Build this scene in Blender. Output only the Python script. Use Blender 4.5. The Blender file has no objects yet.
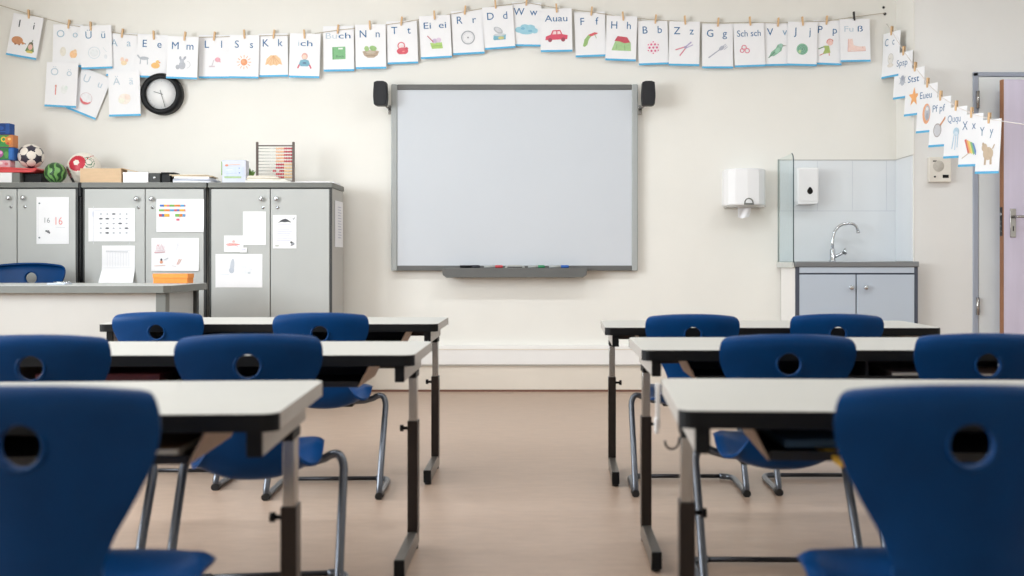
import bpy, bmesh, math, random
from mathutils import Vector, Matrix
random.seed(7)
C = bpy.context.scene.collection
PI = math.pi
F = 1024.0          # focal length in pixels (36 mm on a 36 mm sensor)
HC = 0.866          # camera height
CX, CY = 548.0, 262.0
WALL = 6.872        # distance of the back wall

def at(px, py, Y):
    """point of the room at depth Y that is seen at (px, py)"""
    return ((px - CX) * Y / F, HC - (py - CY) * Y / F)

# ---------------------------------------------------------------- materials
MATS = {}
def srgb(r, g, b):
    f = lambda c: (c / 255 / 12.92) if c / 255 <= 0.04045 else ((c / 255 + 0.055) / 1.055) ** 2.4
    return (f(r), f(g), f(b), 1)

def mat(name, col, rough=0.5, metal=0.0, noise=None, bump=None, spec=0.5, coat=0.0, trans=0.0):
    """principled material with an optional procedural colour mottling and bump"""
    if name in MATS: return MATS[name]
    m = bpy.data.materials.new(name); m.use_nodes = True
    nt = m.node_tree; b = nt.nodes['Principled BSDF']
    c = srgb(*col)
    b.inputs['Base Color'].default_value = c
    b.inputs['Roughness'].default_value = rough
    b.inputs['Metallic'].default_value = metal
    b.inputs['Specular IOR Level'].default_value = spec
    b.inputs['Coat Weight'].default_value = coat
    b.inputs['Transmission Weight'].default_value = trans
    if noise or bump:
        tc = nt.nodes.new('ShaderNodeTexCoord')
        mp = nt.nodes.new('ShaderNodeMapping'); nt.links.new(tc.outputs['Object'], mp.inputs['Vector'])
    if noise:
        scale, amt, stretch = noise
        mp.inputs['Scale'].default_value = stretch
        n = nt.nodes.new('ShaderNodeTexNoise'); n.inputs['Scale'].default_value = scale
        n.inputs['Detail'].default_value = 5
        nt.links.new(mp.outputs['Vector'], n.inputs['Vector'])
        r = nt.nodes.new('ShaderNodeValToRGB')
        r.color_ramp.elements[0].position = 0.3; r.color_ramp.elements[1].position = 0.7
        r.color_ramp.elements[0].color = tuple(x * (1 - amt) for x in c[:3]) + (1,)
        r.color_ramp.elements[1].color = tuple(min(1, x * (1 + amt)) for x in c[:3]) + (1,)
        nt.links.new(n.outputs['Fac'], r.inputs['Fac'])
        nt.links.new(r.outputs['Color'], b.inputs['Base Color'])
    if bump:
        scale, st = bump
        n2 = nt.nodes.new('ShaderNodeTexNoise'); n2.inputs['Scale'].default_value = scale
        n2.inputs['Detail'].default_value = 3
        nt.links.new(tc.outputs['Object'], n2.inputs['Vector'])
        bp = nt.nodes.new('ShaderNodeBump'); bp.inputs['Strength'].default_value = st
        bp.inputs['Distance'].default_value = 0.002
        nt.links.new(n2.outputs['Fac'], bp.inputs['Height'])
        nt.links.new(bp.outputs['Normal'], b.inputs['Normal'])
    MATS[name] = m
    return m

def ink(col):
    return mat('ink_%02x%02x%02x' % tuple(int(x) for x in col), col, 0.75, noise=(60, 0.06, (1, 1, 1)))

S1 = (1, 1, 1)
M_wall = mat('wall_paint', (236, 234, 228), 0.85, noise=(2.2, 0.02, S1), bump=(90, 0.12))
M_wall_w = mat('corner_wall_paint', (230, 229, 227), 0.8, noise=(2.2, 0.02, S1), bump=(90, 0.12))
M_ceil = mat('ceiling_paint', (238, 236, 230), 0.9, noise=(3, 0.02, S1))
M_base = mat('skirting_paint', (226, 217, 205), 0.6, noise=(5, 0.02, S1))
M_trunk = mat('trunking_plastic', (240, 238, 236), 0.4, noise=(4, 0.015, S1))
M_seam = mat('floor_seam', (120, 84, 70), 0.7, noise=(8, 0.1, S1))
M_blue = mat('blue_polypropylene', (2, 56, 108), 0.36, noise=(14, 0.10, S1), bump=(420, 0.25), spec=0.13)
M_tube = mat('grey_lacquered_steel', (100, 104, 112), 0.28, metal=0.75, noise=(20, 0.05, S1))
M_bar = mat('dark_steel', (48, 48, 52), 0.35, metal=0.6, noise=(20, 0.08, S1))
M_glide = mat('black_glide_plastic', (20, 20, 22), 0.5, noise=(30, 0.1, S1))
M_lam = mat('white_laminate', (189, 187, 181), 0.42, noise=(9, 0.015, S1))
M_lamside = mat('grey_laminate_edge', (172, 166, 160), 0.45, noise=(9, 0.03, S1))
M_black = mat('black_rubber', (9, 11, 15), 0.5, noise=(25, 0.15, S1), spec=.25)
M_silver = mat('satin_steel', (176, 174, 172), 0.24, metal=1.0, noise=(15, 0.06, (1, 1, 0.1)))
M_brown = mat('dark_brown_steel', (42, 34, 31), 0.35, metal=0.35, noise=(15, 0.1, S1))
M_foot = mat('foot_steel', (118, 112, 106), 0.35, metal=0.6, noise=(18, 0.06, S1))
M_tray = mat('black_tray_plastic', (24, 22, 24), 0.5, noise=(25, 0.12, S1))
M_cheek = mat('tray_cheek', (172, 148, 128), 0.5, noise=(12, 0.06, S1))
M_cab = mat('cabinet_door_grey', (184, 186, 184), 0.5, noise=(4, 0.012, S1))
M_cabbody = mat('cabinet_body_grey', (186, 184, 180), 0.55, noise=(4, 0.015, S1))
M_cabtop = mat('cabinet_edge_grey', (110, 112, 108), 0.5, noise=(8, 0.05, S1))
M_cabdark = mat('cabinet_gap_dark', (58, 60, 60), 0.6, noise=(8, 0.08, S1))
M_chrome = mat('chrome', (205, 208, 212), 0.2, metal=1.0, noise=(10, 0.02, S1))
M_white = mat('white_plastic', (240, 240, 242), 0.3, noise=(8, 0.01, S1), coat=0.2)
M_paper = mat('white_paper', (243, 243, 246), 0.8, noise=(12, 0.012, S1))
M_board = mat('whiteboard_surface', (206, 211, 218), 0.38, noise=(2, 0.01, S1))
M_boardside = mat('board_side_grey', (168, 172, 172), 0.45, noise=(6, 0.03, S1))
M_boarddark = mat('board_rail_grey', (100, 101, 100), 0.5, noise=(6, 0.04, S1))
M_wood = mat('pale_pine', (212, 176, 134), 0.65, noise=(40, 0.18, (1, 1, 0.15)))
M_string = mat('string', (190, 178, 160), 0.9, noise=(50, 0.1, S1))
M_strip = mat('card_blue_strip', (88, 178, 224), 0.6, noise=(20, 0.06, S1))
M_speaker = mat('speaker_black', (16, 17, 24), 0.6, noise=(50, 0.15, S1), bump=(500, 0.3))
M_tile = mat('splash_tile', (228, 232, 236), 0.22, noise=(3, 0.012, S1))
M_grout = mat('tile_joint', (196, 201, 210), 0.7, noise=(9, 0.03, S1))
M_sink = mat('sink_front_blue_grey', (188, 198, 211), 0.5, noise=(4, 0.012, S1))
M_inox = mat('stainless_worktop', (150, 154, 160), 0.28, metal=0.85, noise=(15, 0.05, (0.1, 1, 1)))
M_slate = mat('slate_edge', (72, 78, 92), 0.5, noise=(8, 0.06, S1))
M_jamb = mat('door_frame_paint', (160, 166, 180), 0.45, noise=(6, 0.02, S1))
M_leafw = mat('white_leaf_paint', (226, 229, 229), 0.5, noise=(4, 0.015, S1))
M_leafv = mat('lilac_door_laminate', (212, 204, 224), 0.45, noise=(14, 0.06, (1, 1, 0.12)))
M_edgew = mat('brown_door_edge', (152, 104, 72), 0.5, noise=(22, 0.2, (1, 1, 0.08)))
M_card = mat('cardboard', (214, 184, 150), 0.8, noise=(16, 0.05, (1, 1, 4)))

def floor_mat():
    m = bpy.data.materials.new('linoleum_floor'); m.use_nodes = True
    nt = m.node_tree; b = nt.nodes['Principled BSDF']
    tc = nt.nodes.new('ShaderNodeTexCoord')
    mp = nt.nodes.new('ShaderNodeMapping'); mp.inputs['Scale'].default_value = (1.0, 3.2, 1)
    nt.links.new(tc.outputs['Object'], mp.inputs['Vector'])
    n = nt.nodes.new('ShaderNodeTexNoise'); n.inputs['Scale'].default_value = 9; n.inputs['Detail'].default_value = 8
    n.inputs['Roughness'].default_value = 0.7
    nt.links.new(mp.outputs['Vector'], n.inputs['Vector'])
    r = nt.nodes.new('ShaderNodeValToRGB')
    r.color_ramp.elements[0].position = 0.25; r.color_ramp.elements[1].position = 0.75
    r.color_ramp.elements[0].color = srgb(164, 140, 123); r.color_ramp.elements[1].color = srgb(186, 162, 144)
    nt.links.new(n.outputs['Fac'], r.inputs['Fac'])
    nt.links.new(r.outputs['Color'], b.inputs['Base Color'])
    r2 = nt.nodes.new('ShaderNodeMapRange'); r2.inputs['To Min'].default_value = 0.30; r2.inputs['To Max'].default_value = 0.42
    nt.links.new(n.outputs['Fac'], r2.inputs['Value']); nt.links.new(r2.outputs['Result'], b.inputs['Roughness'])
    b.inputs['Specular IOR Level'].default_value = 0.5
    return m
M_floor = floor_mat()

def glass_mat():
    m = bpy.data.materials.new('glass_screen'); m.use_nodes = True
    nt = m.node_tree; nt.nodes.remove(nt.nodes['Principled BSDF'])
    out = [n for n in nt.nodes if n.type == 'OUTPUT_MATERIAL'][0]
    tr = nt.nodes.new('ShaderNodeBsdfTransparent'); tr.inputs['Color'].default_value = (0.95, 0.975, 0.975, 1)
    gl = nt.nodes.new('ShaderNodeBsdfGlossy'); gl.inputs['Roughness'].default_value = 0.05
    gl.inputs['Color'].default_value = (0.85, 0.95, 0.95, 1)
    mx = nt.nodes.new('ShaderNodeMixShader'); mx.inputs['Fac'].default_value = 0.06
    nt.links.new(tr.outputs[0], mx.inputs[1]); nt.links.new(gl.outputs[0], mx.inputs[2])
    nt.links.new(mx.outputs[0], out.inputs['Surface'])
    return m
M_glass = glass_mat()

# ---------------------------------------------------------------- mesh helpers
class MB:
    def __init__(s):
        s.bm = bmesh.new(); s.mats = []; s.sm = False
    def mi(s, m):
        if m not in s.mats: s.mats.append(m)
        return s.mats.index(m)
    def _set(s, faces, m, smooth=False):
        i = s.mi(m)
        for f in faces: f.material_index = i; f.smooth = smooth
    def box(s, x0, x1, y0, y1, z0, z1, m, bev=0.0, seg=2, mtx=None):
        r = bmesh.ops.create_cube(s.bm, size=1)
        vs = r['verts']
        for v in vs:
            v.co = Vector(((x0 + x1) / 2 + v.co.x * (x1 - x0), (y0 + y1) / 2 + v.co.y * (y1 - y0), (z0 + z1) / 2 + v.co.z * (z1 - z0)))
        fs = list({f for v in vs for f in v.link_faces})
        i = s.mi(m)
        for f in fs: f.material_index = i
        if bev > 0:
            es = list({e for v in vs for e in v.link_edges})
            rr = bmesh.ops.bevel(s.bm, geom=es, offset=bev, segments=seg, profile=0.5, affect='EDGES')
            vs = list({v for f in rr['faces'] for v in f.verts} | {v for v in vs if v.is_valid})
            for f in rr['faces']: f.material_index = i; f.smooth = True
        if mtx: bmesh.ops.transform(s.bm, matrix=mtx, verts=vs)
        return vs
    def prism(s, pts, y0, y1, m, axis='y', bev=0, mtx=None):
        """outline in x,z (axis y), x,y (axis z) or y,z (axis x), extruded"""
        def mk(p, t):
            return {'y': (p[0], t, p[1]), 'z': (p[0], p[1], t), 'x': (t, p[0], p[1])}[axis]
        a = [s.bm.verts.new(mk(p, y0)) for p in pts]; b = [s.bm.verts.new(mk(p, y1)) for p in pts]
        fs = [s.bm.faces.new(a), s.bm.faces.new(b[::-1])]
        n = len(pts)
        for i in range(n):
            fs.append(s.bm.faces.new((a[i], b[i], b[(i + 1) % n], a[(i + 1) % n])))
        bmesh.ops.recalc_face_normals(s.bm, faces=fs)
        s._set(fs, m)
        vs = a + b
        if bev:
            es = [e for f in fs[:2] for e in f.edges]
            rr = bmesh.ops.bevel(s.bm, geom=es, offset=bev, segments=2, profile=0.5, affect='EDGES')
            i = s.mi(m)
            for f in rr['faces']: f.material_index = i; f.smooth = True
            vs = list({v for f in rr['faces'] for v in f.verts} | {v for v in vs if v.is_valid})
        if mtx: bmesh.ops.transform(s.bm, matrix=mtx, verts=vs)
        return fs
    def tube(s, pts, r, m, n=12, caps=True):
        pts = [Vector(p) for p in pts]
        rings = []; up = None
        for i, p in enumerate(pts):
            a = pts[max(0, i - 1)]; b = pts[min(len(pts) - 1, i + 1)]
            t = (b - a).normalized()
            if up is None:
                up = Vector((0, 0, 1)) if abs(t.z) < 0.9 else Vector((1, 0, 0))
            up = (up - t * up.dot(t)).normalized()
            sd = t.cross(up)
            rr = r[i] if isinstance(r, (list, tuple)) else r
            rings.append([s.bm.verts.new(p + (up * math.cos(2 * PI * k / n) + sd * math.sin(2 * PI * k / n)) * rr) for k in range(n)])
        fs = []
        for i in range(len(rings) - 1):
            for k in range(n):
                fs.append(s.bm.faces.new((rings[i][k], rings[i][(k + 1) % n], rings[i + 1][(k + 1) % n], rings[i + 1][k])))
        if caps:
            fs.append(s.bm.faces.new(rings[0][::-1])); fs.append(s.bm.faces.new(rings[-1]))
        bmesh.ops.recalc_face_normals(s.bm, faces=fs)
        s._set(fs, m, True)
        if caps: fs[-1].smooth = fs[-2].smooth = False
    def lathe(s, prof, m, n=32, axis='z', org=(0, 0, 0), smooth=True):
        """prof: list of (radius, height) ; revolved about axis"""
        org = Vector(org); rings = []
        for (r, h) in prof:
            ring = []
            for k in range(n):
                a = 2 * PI * k / n
                c, d = r * math.cos(a), r * math.sin(a)
                co = {'z': (c, d, h), 'y': (c, h, d), 'x': (h, c, d)}[axis]
                ring.append(s.bm.verts.new(org + Vector(co)))
            rings.append(ring)
        fs = []
        for i in range(len(rings) - 1):
            for k in range(n):
                fs.append(s.bm.faces.new((rings[i][k], rings[i][(k + 1) % n], rings[i + 1][(k + 1) % n], rings[i + 1][k])))
        if prof[0][0] > 1e-5: fs.append(s.bm.faces.new(rings[0]))
        if prof[-1][0] > 1e-5: fs.append(s.bm.faces.new(rings[-1]))
        bmesh.ops.remove_doubles(s.bm, verts=[v for r in rings for v in r], dist=1e-6)
        fs = [f for f in fs if f.is_valid]
        bmesh.ops.recalc_face_normals(s.bm, faces=fs)
        s._set(fs, m, smooth)
    def build(s, name, parent=None, loc=(0, 0, 0), rot=(0, 0, 0)):
        me = bpy.data.meshes.new(name)
        s.bm.to_mesh(me); s.bm.free()
        for m in s.mats: me.materials.append(m)
        o = bpy.data.objects.new(name, me); C.objects.link(o)
        o.location = loc; o.rotation_euler = rot
        if parent: o.parent = parent
        return o

def thing(name, label, cat, loc=(0, 0, 0), rot=(0, 0, 0), group=None):
    o = bpy.data.objects.new(name, None); C.objects.link(o)
    o.empty_display_size = 0.1
    o.location = loc; o.rotation_euler = rot
    return tag(o, label, cat, group)
def tag(o, label, cat, group=None):
    o['label'] = label; o['category'] = cat
    if group: o['group'] = group
    return o
def struct(o):
    o['kind'] = 'structure'; return o
def dup(root, loc, rz, label, group=None):
    r = root.copy(); C.objects.link(r); r.location = loc; r.rotation_euler = (0, 0, rz)
    r['label'] = label
    if group: r['group'] = group
    for ch in list(root.children):
        c = ch.copy(); C.objects.link(c); c.parent = r
        for g in list(ch.children):
            d = g.copy(); C.objects.link(d); d.parent = c
    return r

def arc(p0, p1, p2, n=6):
    """rounded corner as a quadratic curve"""
    p0, p1, p2 = map(Vector, (p0, p1, p2))
    return [tuple((1 - t) ** 2 * p0 + 2 * t * (1 - t) * p1 + t * t * p2) for t in [i / n for i in range(n + 1)]]

def text_into(mb, body, x, z, h, m, width=None, y=0.0, roll=0.0):
    """letters as thin solid shapes centred on x, baseline at z, capital height h, facing -y"""
    cu = bpy.data.curves.new('t', 'FONT'); cu.body = body; cu.size = 1.0; cu.align_x = 'LEFT'
    cu.resolution_u = 3; cu.extrude = 0.0; cu.offset = 0.0
    ob = bpy.data.objects.new('t', cu); C.objects.link(ob)
    bpy.context.view_layer.update()
    me = ob.to_mesh()
    tmp = bmesh.new(); tmp.from_mesh(me); ob.to_mesh_clear()
    bpy.data.objects.remove(ob); bpy.data.curves.remove(cu)
    if not tmp.verts: return
    xs = [v.co.x for v in tmp.verts]; x0, x1 = min(xs), max(xs)
    sy = h / 0.73; sx = sy if not width else width / (x1 - x0)
    mp = {}
    cr, sr = math.cos(roll), math.sin(roll)
    for v in tmp.verts:
        lx = (v.co.x - (x0 + x1) / 2) * sx; lz = v.co.y * sy
        mp[v] = mb.bm.verts.new((x + lx * cr - lz * sr, y, z + lx * sr + lz * cr))
    i = mb.mi(m)
    for f in tmp.faces:
        nf = mb.bm.faces.new([mp[v] for v in f.verts]); nf.material_index = i
    tmp.free()

def shapes_into(mb, shapes, ox=0, oz=0, y=0.0, sc=1.0):
    """printed flat marks: e ellipse, p polygon, l line, o ring, t text; millimetres on the sheet"""
    k = 0
    for s in shapes:
        k += 1
        yy = y - 0.00012 * k
        def add(pts, col):
            vs = [mb.bm.verts.new((ox + a * sc, yy, oz + b * sc)) for a, b in pts]
            f = mb.bm.faces.new(vs); f.material_index = mb.mi(ink(col))
        kind = s[0]
        if kind == 'e':
            _, cx, cz, rx, rz, col = s[:6]; ro = math.radians(s[6]) if len(s) > 6 else 0
            pts = []
            for j in range(18):
                a = 2 * PI * j / 18; u, v = rx * math.cos(a), rz * math.sin(a)
                pts.append(((cx + u * math.cos(ro) - v * math.sin(ro)) / 1000, (cz + u * math.sin(ro) + v * math.cos(ro)) / 1000))
            add(pts, col)
        elif kind == 'p':
            add([(a / 1000, b / 1000) for a, b in s[1]], s[2])
        elif kind == 'l':
            _, x0, z0, x1, z1, w, col = s
            d = math.hypot(x1 - x0, z1 - z0) or 1; nx, nz = -(z1 - z0) / d * w / 2, (x1 - x0) / d * w / 2
            add([((x0 + nx) / 1000, (z0 + nz) / 1000), ((x1 + nx) / 1000, (z1 + nz) / 1000), ((x1 - nx) / 1000, (z1 - nz) / 1000), ((x0 - nx) / 1000, (z0 - nz) / 1000)], col)
        elif kind == 'o':
            _, cx, cz, r, w, col = s[:6]; a0, a1 = (s[6], s[7]) if len(s) > 7 else (0, 360)
            n = 24; i = mb.mi(ink(col)); prev = None
            for j in range(n + 1):
                a = math.radians(a0 + (a1 - a0) * j / n)
                p = [mb.bm.verts.new((ox + (cx + q * math.cos(a)) / 1000 * sc, yy, oz + (cz + q * math.sin(a)) / 1000 * sc)) for q in (r - w / 2, r + w / 2)]
                if prev:
                    f = mb.bm.faces.new((prev[0], prev[1], p[1], p[0])); f.material_index = i
                prev = p
        elif kind == 't':
            _, body, cx, cz, h, w, col = s
            text_into(mb, body, ox + cx / 1000 * sc, oz + cz / 1000 * sc, h / 1000 * sc, ink(col), w / 1000 * sc if w else None, yy)

def rrect(w, d, r, n=5):
    pts = []
    for cx, cy, a0 in ((w / 2 - r, d / 2 - r, 0), (-w / 2 + r, d / 2 - r, 90), (-w / 2 + r, -d / 2 + r, 180), (w / 2 - r, -d / 2 + r, 270)):
        for k in range(n + 1):
            a = math.radians(a0 + 90 * k / n); pts.append((cx + r * math.cos(a), cy + r * math.sin(a)))
    return pts

# ================================================================ THE ROOM
XL, XR, YB, ZC = -4.05, 4.1, -2.2, 3.0
YP = 6.54; XP = (896.5 - CX) * WALL / F        # the corner wall that stands forward of the back wall
b = MB(); b.box(XL - .1, XR + .1, YB - .1, WALL + .1, -.1, 0, M_floor); struct(b.build('floor'))
b = MB(); b.box(XL - .1, XR + .1, YB - .1, WALL + .1, ZC, ZC + .1, M_ceil); struct(b.build('ceiling'))
b = MB(); b.box(XL - .1, XR + .1, WALL, WALL + .12, 0, ZC, M_wall); struct(b.build('wall_back'))
b = MB(); b.box(XL - .1, XR + .1, YB - .12, YB, 0, ZC, M_wall); struct(b.build('wall_front'))
b = MB(); b.box(XR, XR + .12, YB, WALL, 0, ZC, M_wall); struct(b.build('wall_right'))
# left wall with three window openings
WIN = [(.8, 2.3), (2.7, 4.2)]
b = MB()
b.box(XL - .12, XL, YB, WALL, 0, 0.95, M_wall); b.box(XL - .12, XL, YB, WALL, 2.6, ZC, M_wall)
ys = [YB] + [v for w in WIN for v in w] + [WALL]
for i in range(0, len(ys), 2): b.box(XL - .12, XL, ys[i], ys[i + 1], .95, 2.6, M_wall)
struct(b.build('wall_left'))
for i, (y0, y1) in enumerate(WIN):
    b = MB()
    for a, c, d, e in ((y0, y1, .95, 1.0), (y0, y1, 2.55, 2.6), (y0, y0 + .05, 1.0, 2.55), (y1 - .05, y1, 1.0, 2.55), ((y0 + y1) / 2 - .03, (y0 + y1) / 2 + .03, 1.0, 2.55)):
        b.box(XL - .09, XL - .03, a, c, d, e, M_trunk)
    struct(b.build('window_%d' % (i + 1)))
# corner wall (beside the sink, with the doorway)
OX0, OX1, OZ = 2.746, 3.92, 2.055
b = MB()
b.box(XP, OX0 - .0, YP, WALL, 0, ZC, M_wall_w)
b.box(OX0, OX1, YP, WALL, OZ, ZC, M_wall_w)
b.box(OX1, XR, YP, WALL, 0, ZC, M_wall_w)
b.box(XP - .003, XP + .0, YP - .003, WALL, 0, ZC, M_wall)
struct(b.build('wall_corner'))
# trunking, skirting
b = MB()
z1 = HC - (345 - CY) * WALL / F; z0 = HC - (364 - CY) * WALL / F
b.box(XL, XP, WALL - .05, WALL, z0, z1, M_trunk, .004)
b.box(XL, XP, WALL - .053, WALL - .045, z1 - .028, z1 - .022, M_base)
b.box(XL, XP, WALL - .046, WALL - .03, z0 - .006, z0, M_cabbody)
struct(b.build('trim_1'))
b = MB(); b.box(XL, XP, WALL - .03, WALL, 0.012, z0, M_base, .003); b.box(XL, XP, WALL - .034, WALL, 0, .012, M_seam); struct(b.build('baseboard_back'))
b = MB(); b.box(XP, 2.71, YP - .012, YP, 0, .07, M_trunk, .003); struct(b.build('baseboard_corner'))
# door frame and the two leaves
b = MB()
b.box(2.712, 2.746, YP - .010, YP + .10, 0, 2.075, M_jamb, .004); b.box(OX1, OX1 + .035, YP - .010, YP + .10, 0, 2.075, M_jamb, .004)
b.box(2.712, OX1 + .035, YP - .010, YP + .10, 2.05, 2.078, M_jamb, .004)
for z in (1.90, .585):
    b.tube([(2.738, YP - .018, z - .055), (2.738, YP - .018, z + .055)], .011, M_silver)
struct(b.build('trim_2'))
b = MB(); b.box(2.748, 3.20, YP - .004, YP + .036, .01, 2.048, M_leafw, .003); b.box(3.20, OX1, YP + .09, YP + .11, .01, 2.048, M_leafw); struct(b.build('door_1'))
lx, ly = 2.852, 6.41
dr = bpy.data.objects.new('door_2', None); C.objects.link(dr); struct(dr)
dr.location = (lx, ly, 0.01); dr.rotation_euler = (0, 0, math.radians(5))
b = MB(); b.box(.002, .98, 0, .040, 0, 2.0, M_leafv, .002); b.build('leaf', dr)
b = MB(); b.box(-.004, .002, 0, .040, 0, 2.0, M_edgew, .001); b.build('leaf_edge', dr)
b = MB(); b.box(-.0065, -.0035, .006, .034, 1.02, 1.20, M_bar)
b.lathe([(0, -.009), (.010, -.009), (.010, -.006)], M_chrome, 12, 'x', (0, .020, 1.155))
for q in range(3): b.lathe([(0, -.0075), (.004, -.0075), (.004, -.006)], M_chrome, 8, 'x', (0, .020, 1.05 + q * .03))
b.build('lock_plate', dr)
b = MB(); b.box(.04, .078, -.008, 0, 1.01, 1.19, M_silver, .003)
b.tube([(.059, -.008, 1.138), (.059, -.05, 1.138)] + arc((.059, -.05, 1.138), (.059, -.062, 1.138), (.075, -.062, 1.138), 4) + [(.175, -.062, 1.138)], .0085, M_silver)
b.box(.056, .062, -.0095, -.0075, 1.05, 1.08, M_black)
b.build('door_handle', dr)

# ================================================================ LIGHT
w = bpy.data.worlds.new('World'); bpy.context.scene.world = w; w.use_nodes = True
nt = w.node_tree; bg = nt.nodes['Background']
sky = nt.nodes.new('ShaderNodeTexSky'); sky.sky_type = 'HOSEK_WILKIE'; sky.turbidity = 8; sky.sun_direction = (0.3, -0.4, 0.8)
nt.links.new(sky.outputs['Color'], bg.inputs['Color']); bg.inputs['Strength'].default_value = 0.6
def area(name, loc, rot, sx, sy, power, col):
    l = bpy.data.lights.new(name, 'AREA'); l.shape = 'RECTANGLE'; l.size = sx; l.size_y = sy; l.energy = power; l.color = col
    o = bpy.data.objects.new(name, l); C.objects.link(o); o.location = loc; o.rotation_euler = rot
for i, (y0, y1) in enumerate(WIN):   # daylight coming in through each window opening
    area('window_daylight', (XL - .02, (y0 + y1) / 2, 1.78), (0, -PI / 2, 0), 1.5, y1 - y0 - .1, 80 * (y1 - y0), (0.90, 0.96, 1.0))
def added_ceiling_lamp(x, y):  # lamps added out of view to brighten the room
    t = thing('added_ceiling_lamp', 'added white ceiling lamp over the classroom, out of view', 'lamp', (x, y, ZC), group='added ceiling lamps')
    b = MB(); b.box(-.65, .65, -.11, .11, -.07, 0, M_white, .01); b.build('housing', t)
    area('added_lamp_fill', (x, y, ZC - .085), (0, 0, 0), 1.2, .18, 18 if y > 3 else 13, (0.90, 0.96, 1.0))
for x in (-1.7, .4, 2.5):
    for y in (2.5, 4.9): added_ceiling_lamp(x, y)

# ================================================================ CHAIRS
def shell_mesh(sc=1.0):
    # (y, z, half width, side lift in z, side lift in y, crown drop)
    prof = [(.385, .368, .096), (.383, .380, .114), (.366, .391, .132), (.33, .390, .144), (.27, .376, .152), (.20, .358, .157),
            (.13, .344, .156), (.085, .342, .147), (.05, .352, .129), (.03, .380, .108), (.022, .420, .093), (.018, .460, .090), (.016, .500, .102),
            (.013, .545, .128), (.008, .590, .152), (.002, .625, .166), (-.003, .650, .171), (-.006, .668, .172), (-.006, .682, .1705), (-.003, .692, .166), (.003, .699, .158), (.007, .7015, .150), (.010, .703, .140)]
    # resample smoothly
    P = []
    n = len(prof)
    for i in range(n - 1):
        p0 = prof[max(0, i - 1)]; p1 = prof[i]; p2 = prof[i + 1]; p3 = prof[min(n - 1, i + 2)]
        for s_ in range(4):
            t = s_ / 4
            P.append(tuple(0.5 * ((2 * p1[k]) + (-p0[k] + p2[k]) * t + (2 * p0[k] - 5 * p1[k] + 4 * p2[k] - p3[k]) * t * t + (-p0[k] + 3 * p1[k] - 3 * p2[k] + p3[k]) * t ** 3) for k in range(3)))
    P.append(prof[-1])
    bm = bmesh.new(); NU = 32; rows = []
    for (y, z, hw) in P:
        sb = 0 if y > .06 else max(0, min(1, (z - .37) / .12)); sb = sb * sb * (3 - 2 * sb)     # 0 seat, 1 back
        row = []
        for k in range(NU + 1):
            u = -1 + 2 * k / NU
            a = abs(u)
            ff = 1 if y < .24 else max(0, 1 - (y - .24) / .13); zz = z + (1 - sb) * .046 * ff * a ** 2.4
            if sb < .5 and a > .80: zz -= .016 * ((a - .80) / .20) ** 2
            if z > .60: zz -= .009 * a ** 2.2 * min(1, (z - .60) / .08)
            yy = y + sb * .024 * a ** 2.0
            if y > .32 and sb < .5: yy -= .050 * a ** 2.5 * (y - .32) / .065
            row.append(bm.verts.new((u * hw, yy, zz)))
        rows.append(row)
    for i in range(len(rows) - 1):
        for k in range(NU):
            f = bm.faces.new((rows[i][k], rows[i][k + 1], rows[i + 1][k + 1], rows[i + 1][k])); f.smooth = True
    bmesh.ops.recalc_face_normals(bm, faces=bm.faces)
    me = bpy.data.meshes.new('shell'); bm.to_mesh(me); bm.free()
    o = bpy.data.objects.new('shell', me); C.objects.link(o)
    md = o.modifiers.new('s', 'SOLIDIFY'); md.thickness = .0085; md.offset = 0
    cm = bpy.data.meshes.new('cut'); cb = bmesh.new()
    bmesh.ops.create_cone(cb, cap_ends=True, segments=40, radius1=.029, radius2=.029, depth=.3, matrix=Matrix.Translation((0, 0, .629)) @ Matrix.Rotation(PI / 2, 4, 'X'))
    cb.to_mesh(cm); cb.free()
    co = bpy.data.objects.new('cut', cm); C.objects.link(co)
    md = o.modifiers.new('b', 'BOOLEAN'); md.operation = 'DIFFERENCE'; md.object = co; md.solver = 'EXACT'
    md = o.modifiers.new('v', 'BEVEL'); md.width = .0028; md.segments = 3; md.limit_method = 'ANGLE'; md.angle_limit = math.radians(50)
    bpy.context.view_layer.update()
    ev = o.evaluated_get(bpy.context.evaluated_depsgraph_get())
    res = bpy.data.meshes.new_from_object(ev)
    bpy.data.objects.remove(o); bpy.data.objects.remove(co)
    res.materials.clear(); res.materials.append(M_blue)
    for p in res.polygons: p.use_smooth = True
    # raised lip around the grip hole
    bm = bmesh.new(); bm.from_mesh(res)
    for yb in (-.0045, .0055):
        rings = []
        for i in range(40):
            a = 2 * PI * i / 40; cx_, cz_ = .0315 * math.cos(a), .0315 * math.sin(a)
            rings.append([bm.verts.new((cx_ + .0035 * math.cos(t) * math.cos(a), yb + .0035 * math.sin(t) + .024 * (abs(cx_) / .17) ** 2.0, .629 + cz_ + .0035 * math.cos(t) * math.sin(a))) for t in [2 * PI * q / 8 for q in range(8)]])
        nf = []
        for i in range(40):
            for q in range(8):
                nf.append(bm.faces.new((rings[i][q], rings[(i + 1) % 40][q], rings[(i + 1) % 40][(q + 1) % 8], rings[i][(q + 1) % 8])))
        bmesh.ops.recalc_face_normals(bm, faces=nf)
        for f in nf: f.smooth = True
    bm.to_mesh(res); bm.free()
    return res
SHELL = shell_mesh()

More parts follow.
